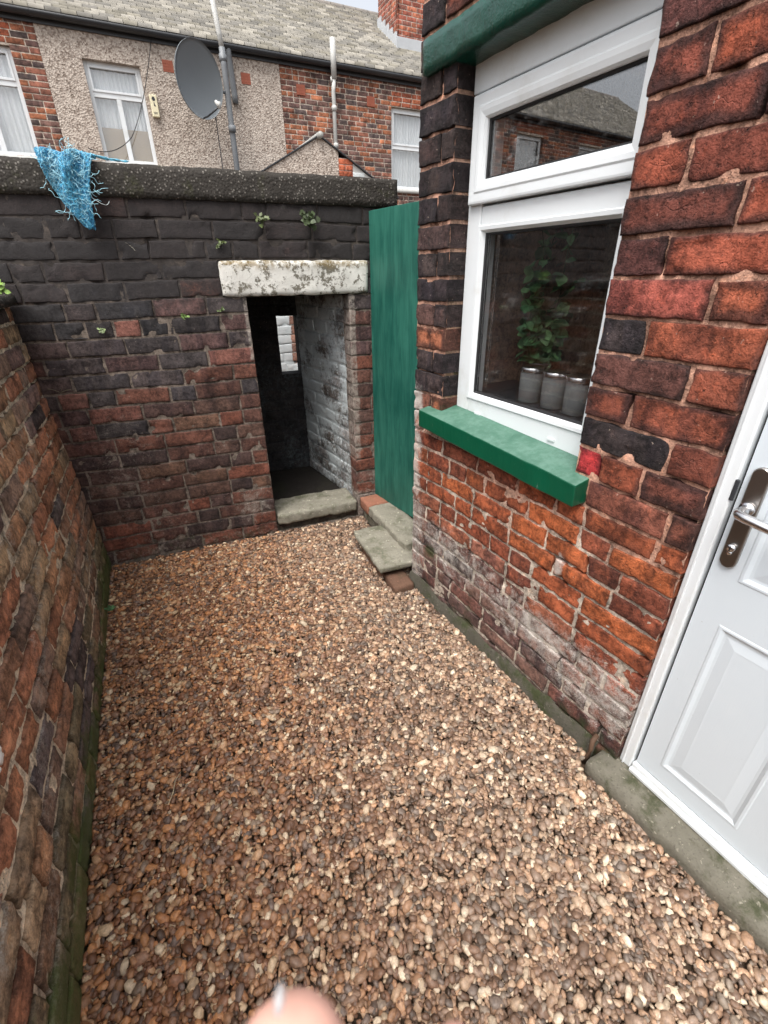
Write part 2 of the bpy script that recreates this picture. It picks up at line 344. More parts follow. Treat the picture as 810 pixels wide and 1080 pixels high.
def glass_mat(name, dirt=.0, boost=1.5, tint=(1, 1, 1), dsc=(3, 3, 1.2)):
    t = NT(name); tr = t.N('ShaderNodeBsdfTransparent'); tr.inputs['Color'].default_value = (*tint, 1)
    gl = t.N('ShaderNodeBsdfGlossy'); gl.inputs['Roughness'].default_value = .004
    ge = t.N('ShaderNodeNewGeometry'); dt = t.N('ShaderNodeVectorMath', operation='DOT_PRODUCT'); t.L(ge.outputs['Incoming'], dt.inputs[0]); t.L(ge.outputs['Normal'], dt.inputs[1])
    c1 = t.math('SUBTRACT', 1., t.math('ABSOLUTE', dt.outputs['Value'])); sch = t.math('ADD', .042, t.math('MULTIPLY', t.math('POWER', c1, 5.), .958))   # thin glass (Schlick)
    f = t.math('MULTIPLY', sch, boost, True)
    mx = t.N('ShaderNodeMixShader'); t.L(f, mx.inputs[0]); t.L(tr.outputs[0], mx.inputs[1]); t.L(gl.outputs[0], mx.inputs[2]); last = mx.outputs[0]
    if dirt:
        o = t.obj(); d = t.N('ShaderNodeBsdfDiffuse'); d.inputs['Color'].default_value = (.55, .56, .56, 1)
        rot = t.N('ShaderNodeMapping'); rot.inputs['Rotation'].default_value = (.5, .3, .2); rot.inputs['Scale'].default_value = (2.2, 12, 22); t.L(o, rot.inputs['Vector'])
        k = t.math('MULTIPLY', t.ramp(t.noise(rot.outputs[0], 1.4, 7, .75, .6), .5, .82), t.ramp(t.noise(o, 4.5, 3), .40, .66)); k = t.math('MULTIPLY', k, dirt)
        m2 = t.N('ShaderNodeMixShader'); t.L(k, m2.inputs[0]); t.L(last, m2.inputs[1]); t.L(d.outputs[0], m2.inputs[2]); last = m2.outputs[0]
    t.L(last, t.out.inputs['Surface']); return t.m
M['glass'] = glass_mat('window_glass', .12, 1.7)
M['glass_dirty'] = glass_mat('dirty_fanlight_glass', .5, 4.6)
M['far_glass'] = glass_mat('terrace_window_glass', 0, 3.0)
def curtain_mat():
    t = NT('net_curtain'); o = t.obj(); w = t.noise(t.scale(o, (14, 14, .4)), 2, 3); c = t.mix(w, (.50, .54, .56), (.78, .80, .80)); return t.fin(c, .95, t.bump(w, .5, .02), .1)
M['curtain'] = curtain_mat()
def skin_mat():
    t = NT('skin'); o = t.obj(); c = t.mix(t.noise(o, 40, 4), (.66, .36, .28), (.80, .47, .38)); m_ = t.fin(c, .5, t.bump(t.noise(o, 300, 3), .15, .001), .4)
    return m_
M['skin'] = skin_mat()

# ------------------------------------------------------------------ brick walls
def axis_pts(L, res, r):
    n = max(2, int(math.ceil((L - 2 * r) / res)) + 1)
    return np.concatenate([[0, .12 * r, .45 * r], np.linspace(r, L - r, n), [L - .45 * r, L - .12 * r, L]])
def rim_o(sd): return .008 * math.sin(sd * 12.9898)
class Brickwork:
    rim = 0.
    def __init__(s, fr, course=.076, length=.225, gap=.011, res=.013, r=.008, amp=.0025, jit=.003, skirt=.03, face=0., mort=.008, mort_amp=.003, mcol=(.3, .25, .2), seed=1, warp=.004, chips=1.):
        s.fr = fr; s.c = course; s.L = length; s.g = gap; s.res = res; s.r = r; s.amp = amp; s.jit = jit; s.sk = skirt; s.mort = mort; s.ma = mort_amp; s.mcol = mcol; s.seed = seed; s.warp = warp; s.chips = chips
        s.m = Mesh(); s.rng = random.Random(seed); s.stain = lambda a, z: np.zeros((len(a), 3)); s.k = 0
    def brick(s, s0, s1, z0, z1, col, skirt, lo=0., rand=None):
        L, H = s1 - s0, z1 - z0
        if L < .012 or H < .012: return
        s.k += 1; sd = s.seed * 37.7 + s.k * 1.618
        r = min(s.r, .35 * min(L, H)); A = axis_pts(L, s.res, r); B = axis_pts(H, s.res, r)
        a, b = np.meshgrid(A, B, indexing='xy'); na, nb = len(A), len(B); a = a.ravel(); b = b.ravel()
        e = np.minimum(np.minimum(a, L - a), np.minimum(b, H - b))
        # rounded corners
        d = np.where(e < r, r - np.sqrt(np.maximum(r * r - (r - e) ** 2, 0)), 0)
        S_ = s0 + a; Z_ = z0 + b
        w = np.clip(1 - e / .025, 0, 1)
        P = np.stack([S_ * 28, Z_ * 28, np.full(len(a), sd)], 1)
        if s.jit: 
            j1 = vn(P) + .5 * vn(P * 2.7 + 3); j2 = vn(P + 51.7) + .5 * vn(P * 2.7 + 31)
            S_ = S_ + s.jit * j1 * w; Z_ = Z_ + s.jit * .7 * j2 * w
        if s.amp:
            d = d + s.amp * fbm(P * 1.3 + 9, 3) + s.rng.uniform(-1, 1) * s.amp * .8 + (a / L - .5) * s.rng.uniform(-1, 1) * s.amp
            ch = fbm(P * .8 + 77, 2); d = d + s.chips * np.clip(ch - .28, 0, 1) * .03 * (.35 + .65 * w)
        if s.warp:
            Z_ = Z_ + s.warp * vn(np.stack([S_ * 3.1, Z_ * 2.3, np.full(len(a), s.seed * 3.3)], 1))
        d = d + lo
        idx = np.arange(na * nb).reshape(nb, na)
        q = np.stack([idx[:-1, :-1], idx[:-1, 1:], idx[1:, 1:], idx[1:, :-1]], -1).reshape(-1, 4)
        per = np.concatenate([idx[0, :], idx[1:, -1], idx[-1, -2::-1], idx[-2:0:-1, 0]])
        n0 = na * nb; np_ = len(per); V = s.fr.w(S_, d, Z_)
        sk = np.concatenate([V[per], s.fr.w(S_[per], np.full(np_, skirt), Z_[per])])
        nx = np.roll(np.arange(np_), -1)
        q2 = np.stack([n0 + np.arange(np_), n0 + np_ + np.arange(np_), n0 + np_ + nx, n0 + nx], -1); pp = np.concatenate([per, per])
        rn = s.rng.random() if rand is None else rand
        loc = np.stack([np.concatenate([a, a[pp]]), np.concatenate([b, b[pp]]), np.full(n0 + 2 * np_, rn)], 1)
        st = s.stain(np.concatenate([S_, S_[pp]]), np.concatenate([Z_, Z_[pp]]))
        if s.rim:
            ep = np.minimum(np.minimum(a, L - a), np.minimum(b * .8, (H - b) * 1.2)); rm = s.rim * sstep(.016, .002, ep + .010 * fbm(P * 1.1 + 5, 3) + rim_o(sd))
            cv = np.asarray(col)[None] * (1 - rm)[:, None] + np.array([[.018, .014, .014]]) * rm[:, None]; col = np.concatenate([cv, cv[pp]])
        s.m.add(np.concatenate([V, sk]), [q, q2], col, loc, st)
    def fill(s, s0, s1, zlo, zhi, colf, openings=(), slots=(), zoff=0., edge_skirt=.1, mixf=.25, headers=0):
        """openings/slots = (s0,s1,z0,z1); slots are filled by other stones"""
        k0 = int(math.floor((zlo - zoff) / s.c)); k1 = int(math.ceil((zhi - zoff) / s.c)); rg = s.rng
        for k in range(k0, k1):
            z0 = max(zlo, zoff + k * s.c); z1 = min(zhi, zoff + (k + 1) * s.c)
            if z1 - z0 < .02: continue
            cuts = []
            for o in list(openings) + list(slots):
                ov = min(z1, o[3]) - max(z0, o[2])
                if ov > .35 * (z1 - z0): cuts.append((o[0], o[1]))
            iv = [(s0, s1)]
            for c in cuts:
                nv = []
                for a, b in iv:
                    if c[1] <= a or c[0] >= b: nv.append((a, b)); continue
                    if c[0] > a: nv.append((a, c[0]))
                    if c[1] < b: nv.append((c[1], b))
                iv = nv
            for a, b in iv:
                x = a; ph = k % 2; first = True
                hd = headers and k % headers == 0
                lens = []
                while x < b - 1e-6:
                    Lb = s.L
                    if hd: Lb = s.L / 2
                    if first and ph: Lb = s.L / 2 if not hd else s.L * .75
                    elif not first and rg.random() < mixf: Lb = s.L * rg.choice((.5, .5, .75, 1.0))
                    Lb *= rg.uniform(.96, 1.04)
                    if b - (x + Lb) < .06: Lb = b - x
                    first = False
                    if Lb > s.L * 1.15: lens += [Lb / 2, Lb / 2]
                    else: lens.append(Lb)
                    x += Lb
                fc = None
                for (fz, fs, fl, fcol) in getattr(s, 'force', []):
                    if z0 < fz < z1 and abs(a - fs) < 1e-3: lens = [fl, lens[0] - fl if lens[0] - fl > .05 else lens[0]] + lens[1:]; lens[-1] = b - a - sum(lens[:-1]); fc = fcol
                x = a
                for i, Lb in enumerate(lens):
                    g0 = 0 if i == 0 else s.g / 2; g1 = 0 if i == len(lens) - 1 else s.g / 2
                    edge = i == 0 or i == len(lens) - 1
                    zz0 = z0 + s.g / 2 + rg.uniform(-1, 1) * .0015; zz1 = z1 - s.g / 2 + rg.uniform(-1, 1) * .0015
                    cs, cz = x + Lb / 2, (z0 + z1) / 2
                    col, lo = colf(cs, cz, rg)
                    if fc and i == 0: col = fc; lo = .0035
                    s.brick(x + g0, x + Lb - g1, zz0, zz1, np.array(col) * rg.uniform(.82, 1.2), edge_skirt if edge else s.sk, lo)
                    x += Lb
    def mortar(s, s0, s1, z0, z1, openings=(), step=.01, thick=.22, holes=1., sides=True):
        na = max(2, int((s1 - s0) / step) + 1); nb = max(2, int((z1 - z0) / step) + 1)
        A = np.linspace(s0, s1, na); B = np.linspace(z0, z1, nb)
        for o in openings:   # snap grid lines to openings
            for v in o[:2]:
                if s0 < v < s1: A[np.argmin(abs(A - v))] = v
            for v in o[2:]:
                if z0 < v < z1: B[np.argmin(abs(B - v))] = v
        a, b = np.meshgrid(A, B); a = a.ravel(); b = b.ravel()
        d = s.mort + s.ma * fb2(a, b, 40, s.seed) + s.ma * .8 * fb2(a, b, 9, s.seed + 3)
        d = d + holes * np.clip(fb2(a, b, 16, s.seed + 9, 2) - .3, 0, 1) * .05
        idx = np.arange(na * nb).reshape(nb, na)
        q = np.stack([idx[:-1, :-1], idx[:-1, 1:], idx[1:, 1:], idx[1:, :-1]], -1).reshape(-1, 4)
        ca = a[q].mean(1); cb = b[q].mean(1); keep = np.ones(len(q), bool)
        for o in openings: keep &= ~((ca > o[0]) & (ca < o[1]) & (cb > o[2]) & (cb < o[3]))
        mc = np.array(s.mcol)[None] * (1 + .35 * fb2(a, b, 7, s.seed + 5))[:, None]
        if getattr(s, 'mfun', None): mc, d = s.mfun(a, b, mc, d)
        s.m.add(s.fr.w(a, d, b), [q[keep]], mc, (0, 0, 0), s.stain(a, b))
        # sides of openings, back and top
        def quad(p, flip=False):
            P = np.array([s.fr.w(*x) for x in p]); s.m.add(P, np.array([[0, 1, 2, 3]]), s.mcol, (0, 0, 0), s.stain(np.array([x[0] for x in p], float), np.array([x[2] for x in p], float)))
        D0, D1 = s.mort + .002, thick; e = .004
        for o in openings:
            a0, a1, b0, b1 = max(o[0], s0), min(o[1], s1), max(o[2], z0), min(o[3], z1)
            if o[0] > s0: quad([(a0 - e, D0, b0), (a0 - e, D1, b0), (a0 - e, D1, b1), (a0 - e, D0, b1)])
            if o[1] < s1: quad([(a1 + e, D0, b0), (a1 + e, D0, b1), (a1 + e, D1, b1), (a1 + e, D1, b0)])
            if o[3] < z1: quad([(a0, D0, b1 + e), (a0, D1, b1 + e), (a1, D1, b1 + e), (a1, D0, b1 + e)])
            if o[2] > z0: quad([(a0, D0, b0 - e), (a1, D0, b0 - e), (a1, D1, b0 - e), (a0, D1, b0 - e)])
        xs = sorted({s0, s1, *[min(max(v, s0), s1) for o in openings for v in o[:2]]}); zs = sorted({z0, z1, *[min(max(v, z0), z1) for o in openings for v in o[2:]]})
        for i in range(len(xs) - 1):
            for j in range(len(zs) - 1):
                cx, cz = (xs[i] + xs[i + 1]) / 2, (zs[j] + zs[j + 1]) / 2
                if any(o[0] < cx < o[1] and o[2] < cz < o[3] for o in openings): continue
                quad([(xs[i], D1, zs[j]), (xs[i], D1, zs[j + 1]), (xs[i + 1], D1, zs[j + 1]), (xs[i + 1], D1, zs[j])])
        if sides:
            quad([(s0, D0, z1), (s1, D0, z1), (s1, D1, z1), (s0, D1, z1)])
            quad([(s0 + e, D0, z0), (s0 + e, D0, z1), (s0 + e, D1, z1), (s0 + e, D1, z0)])
            quad([(s1 - e, D0, z0), (s1 - e, D1, z0), (s1 - e, D1, z1), (s1 - e, D0, z1)])
    def build(s, name, mat, parent): return s.m.build(name, mat, parent, smooth=True)

def ch(rg, pal): return rg.choice(pal)

# ------------------------------------------------------------------ ground
bm = bmesh.new(); bmesh.ops.create_grid(bm, x_segments=40, y_segments=40, size=150)
for v in bm.verts: v.co.z = -.035
me = bpy.data.meshes.new('ground'); bm.to_mesh(me); bm.free(); tag(link('ground', me, M['ground']), kind='structure')

# ------------------------------------------------------------------ back wall and outhouse
BY = 2.48
BF = Fr((0, BY), (1, 0))
shed = thing('outhouse', (.55, BY, 0), 'sooty brick outhouse wall across the yard end with a dark doorway under a white lintel', 'outhouse')
OP = (.305, .82, .0, 1.30)
LINT = (.2, .925, 1.292, 1.444)
bw = Brickwork(BF, .076, .228, .009, .012, .0036, .0022, .0034, mort=.0048, mcol=(.135, .11, .09), seed=3, warp=.006)
def bw_stain(a, z):
    n = fb2(a, z, 3.2, 4); soot = np.clip(sstep(1.0, 1.42, z - .22 * (a - .3) * (a > .3) + .15 * n) * .95, 0, 1)
    soot = np.maximum(soot, .30 + .5 * fb2(a, z, 2.6, 44)); soot = np.maximum(soot, .42 * sstep(.0, -.45, a) * sstep(.45, .95, z))
    wh = .55 * sstep(.36, .05, abs(a + .38) + .25 * n) * sstep(.7, .3, abs(z - .42)) * .8
    wh = np.maximum(wh, .8 * (abs(a - .835) < .022) * (z < 1.29) * sstep(.3, .5, z + .2 * n)); wh = np.maximum(wh, .8 * (a > .815) * (a < .95) * sstep(.27, .12, z))
    wh = np.maximum(wh, .75 * (abs(a - .296) < .012) * (z > 1.0) * (z < 1.3)); wh = np.maximum(wh, .5 * sstep(.20, .03, z + .08 * n)); wh = np.maximum(wh, .30 + .6 * fb2(a, z, 5, 47) - .5 * sstep(.5, .9, z))
    wh = np.maximum(wh, .5 * np.clip(fb2(a, z, 9, 41) - .25, 0, 1) * sstep(.9, .3, z) * 1.6)
    moss = .45 * sstep(.22, .02, z + .1 * n) + .25 * sstep(1.60, 1.68, z)
    return np.stack([moss, wh, soot], 1)
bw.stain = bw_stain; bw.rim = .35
def bw_col(s, z, rg):
    t = z + .18 * rg.uniform(-1, 1) - .12 * (s > .0) + .18 * (s < -.3)
    if 1.58 < z < 1.67 and -.25 < s < .4 and rg.random() < .45: return (.17, .10, .085), 0
    if t > 1.18: return ch(rg, [(.042, .036, .036), (.055, .043, .042), (.033, .031, .032), (.068, .047, .044)]), 0
    if t > .8: return ch(rg, [(.09, .052, .048), (.06, .048, .047), (.12, .058, .046), (.05, .042, .042), (.15, .065, .05)]), 0
    if s > .8: return ch(rg, [(.13, .06, .045), (.16, .06, .04), (.10, .055, .045)]), 0
    return ch(rg, [(.090, .044, .034), (.112, .048, .034), (.066, .039, .034), (.145, .054, .036), (.084, .048, .037), (.12, .066, .045), (.052, .034, .031)]), 0
bw.fill(-1.5, 1.32, -.02, 1.672, bw_col, [OP], [LINT], edge_skirt=.1, mixf=.4)
bw.mortar(-3., 3., -.04, 1.672, [OP, (LINT[0], LINT[1], LINT[2], LINT[3])], .012, .115)
bw.build('brickwork', M['yard_brick'], shed)
# coping: long lumpy concrete capping
def lumpy(name, fr, s0, s1, d0, d1, z0, z1, mat, parent, step=.03, amp=.006, r=.02, seed=5, sag=0., smooth=True, fseed=20):
    """rounded irregular slab"""
    bm = bmesh.new(); bbox(bm, s0, s1, d0, d1, z0, z1, 0)
    def sub(ax, n):
        lo, hi = ((s0, s1), (d0, d1), (z0, z1))[ax]
        for k in range(1, n):
            c = lo + (hi - lo) * k / n; co = [0, 0, 0]; no = [0, 0, 0]; co[ax] = c; no[ax] = 1
            bmesh.ops.bisect_plane(bm, geom=bm.verts[:] + bm.edges[:] + bm.faces[:], plane_co=co, plane_no=no)
    sub(0, max(2, int((s1 - s0) / step))); sub(1, max(2, int((d1 - d0) / step))); sub(2, max(2, int((z1 - z0) / step)))
    co = np.array([v.co[:] for v in bm.verts]); lo = np.array([s0, d0, z0]); hi = np.array([s1, d1, z1])
    rr = np.minimum(r, (hi - lo) * .45); c = np.clip(co, lo + rr, hi - rr); dv = co - c
    ln = np.linalg.norm(dv / rr, axis=1); k = np.where(ln > 1e-6, 1 / np.maximum(ln, 1), 1); co = c + dv * k[:, None]
    nn = np.stack([fbm(co * fseed + seed * 3 + q * 11, 3) for q in range(3)], 1); co = co + nn * amp
    for v, x in zip(bm.verts, co): v.co = x
    return bm_obj(name, bm, fr, mat, parent, smooth)
lumpy('coping', BF, -3., 1.09, -.014, .16, 1.668, 1.785, M['coping'], shed, .02, .006, .010, 5, fseed=34)
lumpy('lintel', BF, LINT[0], LINT[1], -.012, .13, LINT[2], LINT[3], M['lintel'], shed, .018, .005, .012, 6, fseed=28)
lumpy('threshold', BF, .312, .812, -.016, .215, .048, .118, M['stone'], shed, .012, .010, .010, 8, fseed=30)
sb = Brickwork(BF, .05, .2, .012, .02, .008, .004, .004, mcol=(.05, .04, .03), seed=61, mort=.02)
sb.fill(.31, .815, -.03, .05, lambda s, z, rg: (ch(rg, [(.14, .05, .035), (.06, .04, .03)]), .02), mixf=.6); sb.mortar(.31, .815, -.03, .045, (), .02, .1); sb.build('sill_course', M['yard_brick'], shed)
# inside
RWu = np.array([.70 - .822, 3.25 - 2.59])   # right inner wall, seen side faces -x
RW = Fr((.824, 2.585), RWu); rw_len = float(np.linalg.norm(RWu))
rwb = Brickwork(Fr((.70, 3.25), -RWu), .076, .228, .010, .02, .009, .003, .003, mcol=(.22, .23, .23), seed=11, mort=.004)
rwb.fr = Fr((.824, 2.585), RWu)
rwb.fr.n = np.array([RWu[1], -RWu[0]]) / rw_len
def inner_white(a, z): n = fb2(a, z, 7, 2); return np.stack([0 * a, np.clip(.55 + .7 * n, 0, 1), .25 + .3 * fb2(a, z, 4, 77)], 1)
rwb.stain = inner_white
def white_col(s, z, rg): return ch(rg, [(.16, .15, .145), (.22, .21, .205), (.10, .085, .075)]), 0
rwb.fill(0, rw_len, .0, 1.5, white_col); rwb.mortar(0, rw_len, .0, 1.5, (), .015, .1, .3); rwb.build('inner_side_wall', M['white_brick'], shed)
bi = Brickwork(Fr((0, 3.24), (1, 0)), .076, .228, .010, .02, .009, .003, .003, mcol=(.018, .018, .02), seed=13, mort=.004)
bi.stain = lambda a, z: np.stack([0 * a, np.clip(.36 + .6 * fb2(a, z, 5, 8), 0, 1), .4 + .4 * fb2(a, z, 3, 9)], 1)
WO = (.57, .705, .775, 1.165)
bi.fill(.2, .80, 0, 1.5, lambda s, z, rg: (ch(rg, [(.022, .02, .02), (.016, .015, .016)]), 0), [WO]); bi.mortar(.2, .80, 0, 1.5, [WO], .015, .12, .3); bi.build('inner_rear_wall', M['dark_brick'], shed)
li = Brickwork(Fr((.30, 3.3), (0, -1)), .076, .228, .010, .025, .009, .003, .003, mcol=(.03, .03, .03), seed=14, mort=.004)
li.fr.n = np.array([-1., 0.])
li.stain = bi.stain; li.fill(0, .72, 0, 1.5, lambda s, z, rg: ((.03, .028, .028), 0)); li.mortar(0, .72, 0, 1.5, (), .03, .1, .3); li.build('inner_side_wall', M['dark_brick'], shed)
lumpy('floor', BF, .2, .95, .2, .9, .0, .085, stone_mat('dark_flagstone', (.012, .010, .009), (.028, .024, .021), .1), shed, .06, .004, .01, 9)  # floor colour also set near black to carry the interior shade
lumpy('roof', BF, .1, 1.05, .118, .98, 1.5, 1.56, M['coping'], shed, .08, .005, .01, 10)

# wall of the alley, seen through the little opening of the outhouse
aw = thing('alley_wall', (.8, 4.3, 0), 'red and white painted brick wall glimpsed through the small opening inside the outhouse', 'wall')
ab = Brickwork(Fr((0, 4.3), (1, 0)), .076, .228, .008, .02, .004, .002, .002, mort=.003, mcol=(.3, .27, .24), seed=17)
ab.stain = lambda a, z: np.stack([0 * a, .95 * (a < .868) + .8 * (z < .67) * (a < 1.2), 0 * a], 1)
ab.fill(-.6, 2.2, 0, 1.35, lambda s, z, rg: (ch(rg, [(.22, .12, .09), (.28, .15, .11)]), 0)); ab.mortar(-.6, 2.2, -.03, 1.35, (), .03, .2); ab.build('brickwork', M['white_brick'], aw)
lumpy('coping', ab.fr, -.62, 2.22, -.03, .23, 1.35, 1.41, M['stone'], aw, .08, .006, .015, 4)

# ------------------------------------------------------------------ left boundary wall
b0 = np.array([-.592, 2.47]); b1 = np.array([-.468, .60]); lu = (b0 - b1) / np.linalg.norm(b0 - b1)
# s runs from the camera side towards the back wall; s = LLEN at the back corner
LLEN = 4.2; lo_ = b0 - lu * LLEN
LF = Fr(lo_, lu, lean=.035)
lw = thing('boundary_wall', (b0[0], .8, 0), 'leaning mossy brown brick boundary wall along the left of the gravel', 'wall')
lb = Brickwork(LF, .0765, .228, .013, .012, .007, .0042, .005, mort=.0085, mort_amp=.0045, mcol=(.60, .51, .39), seed=5, warp=.012, chips=1.2)
def lw_stain(a, z):
    n = fb2(a, z, 3, 14); moss = 1.0 * sstep(.25, .04, z + .12 * n) + .30 * sstep(.0, .6, fb2(a, z, 2.4, 33)) 
    y = LLEN - a
    wh = .55 * sstep(.10, .02, abs((z - .52) + .55 * (y - 1.15)) + .08 * n) + .7 * sstep(.15, .05, np.hypot((y - 1.9), (z - .42) * 1.3) + .05 * n)
    wh = np.maximum(wh, .5 * sstep(.35, .1, np.hypot((y - .45) * .7, z - .38) + .2 * n)); wh = np.maximum(wh, .22 + .55 * fb2(a, z, 8, 19))
    soot = .6 * np.clip(fb2(a, z, 6, 29) - .12, 0, 1)
    return np.stack([np.clip(moss, 0, 1), np.clip(wh, 0, 1), soot], 1)
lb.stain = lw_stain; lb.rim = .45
def lw_col(s, z, rg):
    pal = [(.45, .21, .12), (.40, .18, .105), (.35, .19, .12), (.42, .29, .175), (.29, .19, .14), (.46, .25, .14), (.37, .26, .165)]
    if z > .75: pal += [(.44, .19, .11), (.25, .16, .14)]
    if z < .25: pal = [(.24, .18, .11), (.20, .16, .10), (.28, .17, .11)]
    if rg.random() < .07: pal = [(.13, .10, .095)]
    return ch(rg, pal), rg.choice((0, 0, 0, .002, .004))
lb.fill(0, LLEN + .01, -.02, 1.287, lw_col, mixf=.45, edge_skirt=.06)
lb.mortar(0, LLEN + .015, -.05, 1.287, (), .011, .22, 1.6)
lb.build('brickwork', M['boundary_brick'], lw)
cz = 1.287
for i in range(6): lumpy('coping_slab', LF, i * .7 + .004, (i + 1) * .7 - .004, -.035, .26, cz, cz + .042, M['stone'] if i < 5 else M['coping'], lw, .05, .004, .008, 20 + i)
# bird lime: real splashes standing a hair proud of the bricks
bm = bmesh.new()
for (y_, z_, rr) in ((1.635, .536, .016), (1.625, .548, .009), (1.66, .529, .007)):
    c_ = bmesh.ops.create_uvsphere(bm, u_segments=14, v_segments=8, radius=1)['verts']
    for v in c_:
        k = 1 + .25 * math.sin(5 * math.atan2(v.co.z, v.co.x) + y_ * 99); v.co = (LLEN - y_ + v.co.x * rr * k, -.003 + v.co.y * .006, z_ + v.co.z * rr * k * .8)
bm_obj('bird_lime', bm, LF, paint('bird_lime', (.78, .77, .74), .6, .05), lw, True)

# ------------------------------------------------------------------ house
ang = math.radians(7.3)
HF = Fr((.839, 1.688), (math.sin(ang), -math.cos(ang)))
house = thing('brick_house', (.9, 1.2, 0), 'red brick house on the right with a white window, green sill and white door', 'house')
C_H = .081; ZO = .963 - 12 * C_H
hb = Brickwork(HF, C_H, .232, .010, .0085, .0036, .0030, .0042, mort=.0062, mort_amp=.003, mcol=(.32, .20, .145), seed=7, warp=.005, chips=.8)
WIN = (.155, .79, .882, 1.935); SILL = (.022, .845, .801, .882); LNT = (.005, .95, 1.935, 2.016); DOOR = (1.13, 1.965, -.02, 2.06)
def hb_stain(a, z):
    n = fb2(a, z, 4, 51); n2 = fb2(a, z, 11, 52)
    band = sstep(.25, .0, abs(z - .30 + .10 * (a - .5)) + .14 * n) * sstep(-.1, .15, a)
    wh = .68 * band + .3 * np.clip(n2, 0, 1) * sstep(.75, .3, z)
    wh = np.maximum(wh, (.85 + .6 * n2) * sstep(.10, .03, a + .02 + .03 * n) * sstep(.30, .50, z + .1 * n) * sstep(1.06, .95, z + .05 * n) * (a < .05))
    wh = np.maximum(wh, .95 * sstep(.03, .008, np.hypot(a - .80, (z - .575 ) * .45) + .006 * n2))
    wh = np.maximum(wh, .75 * sstep(.14, .02, a) * sstep(.66, .4, z))
    moss = .75 * sstep(.16, .0, z + .11 * n) + .9 * sstep(.07, .01, np.hypot((a - .12) * .9, (z - .26)) + .03 * n2) + .55 * sstep(.06, .0, abs(a - .42) + .05 * n2) * sstep(.42, .1, z)
    moss = np.maximum(moss, .75 * sstep(.03, .0, abs(a - .153)) * sstep(.12, .0, z - .885) * (z > .88))
    soot = .62 * sstep(.22, .04, z + .12 * n) + .42 * sstep(1.18, 1.4, z + .1 * n) * (a < .2)
    soot = np.maximum(soot, .35 * np.clip(fb2(a, z, 6, 55), 0, 1) * sstep(.8, 1.1, z))
    return np.stack([np.clip(moss, 0, 1), np.clip(wh, 0, 1), np.clip(soot, 0, 1)], 1)
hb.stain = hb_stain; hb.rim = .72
def hb_col(s, z, rg):
    if s < .2 and z > .88:
        if 1.02 < z < 1.06 or 1.18 < z < 1.22: return (.44, .135, .038), 0
        if z > 1.24: return ch(rg, [(.03, .022, .024), (.05, .03, .028), (.075, .04, .034), (.04, .028, .026)]), 0
        return ch(rg, [(.15, .06, .04), (.05, .035, .034), (.24, .085, .045)]), 0
    if .78 < s < .88 and .80 < z < .89: return (.50, .035, .04), 0
    if z > 1.35: return ch(rg, [(.115, .036, .026), (.15, .042, .028), (.20, .052, .03), (.085, .032, .028), (.25, .062, .032)]), 0
    if z > .88:
        return ch(rg, [(.15, .05, .034), (.19, .055, .032), (.045, .034, .034), (.24, .066, .035), (.10, .042, .034), (.21, .055, .04), (.12, .045, .03)]), 0
    t = z + .30 * (s - .3) * (s > .3) + .05 * rg.uniform(-1, 1)
    if t > .50: return ch(rg, [(.36, .10, .038), (.30, .082, .036), (.24, .068, .036), (.33, .092, .035), (.20, .062, .036)] if z < .80 else [(.17, .06, .04), (.22, .07, .04), (.28, .08, .036)]), 0
    if t > .38: return ch(rg, [(.26, .09, .05), (.19, .075, .05), (.22, .10, .07), (.13, .06, .045)]), 0
    return ch(rg, [(.15, .068, .054), (.13, .066, .056), (.18, .078, .06), (.10, .06, .052), (.17, .095, .075)]), 0
hb.force = [(.925, .79, .075, (.30, .028, .030))]
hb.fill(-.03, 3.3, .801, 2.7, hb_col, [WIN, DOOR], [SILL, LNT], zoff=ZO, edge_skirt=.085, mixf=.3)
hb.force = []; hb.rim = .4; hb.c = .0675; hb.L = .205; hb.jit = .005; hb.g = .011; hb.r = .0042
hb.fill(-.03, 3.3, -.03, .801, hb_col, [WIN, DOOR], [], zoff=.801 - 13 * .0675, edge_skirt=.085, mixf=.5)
def hb_m(a, z, mc, d):
    t = sstep(.85, .6, z + .15 * fb2(a, z, 5, 61))[:, None]; k = (1 + .35 * fb2(a, z, 14, 62))[:, None]
    return (np.array([[.37, .205, .145]]) * (1 - t) + np.array([[.40, .34, .28]]) * t) * k, d - .0018 * t[:, 0]
hb.mfun = hb_m
hb.mortar(-.03, 3.3, -.05, 2.7, [WIN, DOOR], .0085, .22, 1.)
# mortar tone: pinkish sand high up, pale grey low down
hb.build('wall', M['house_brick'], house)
ge = Brickwork(Fr(HF.w(-.026, 2.6, 0)[:2], -HF.n), C_H, .232, .011, .05, .006, .002, .002, mcol=(.3, .2, .15), seed=19)
ge.fill(0, 2.52, -.03, 2.7, hb_col, zoff=ZO); ge.mortar(0, 2.50, -.05, 2.7, (), .03, .11); ge.build('end_wall', M['house_brick'], house)
# plinth: a rough cement fillet at the foot of the wall
bm = bmesh.new(); N_ = 120
for i in range(N_ + 1):
    a = -.03 + 1.10 * i / N_; nn = float(fb2(a, 0, 9, 3)[0])
    h = .055 + .03 * nn; p = .018 + .012 * float(fb2(a, 0, 6, 4)[0])
    for d, z in ((.0, h), (-p * .5, h * .75), (-p, -.03)): bm.verts.new((a, d - .002, z))
bm.verts.ensure_lookup_table()
for i in range(N_):
    for k in range(2): bm.faces.new((bm.verts[i * 3 + k], bm.verts[i * 3 + k + 1], bm.verts[i * 3 + 4 + k], bm.verts[i * 3 + 3 + k]))
bm_obj('cement_fillet', bm, HF, stone_mat('damp_mossy_cement', (.035, .034, .024), (.11, .10, .08), .8, (.035, .045, .014), 15), house, True)
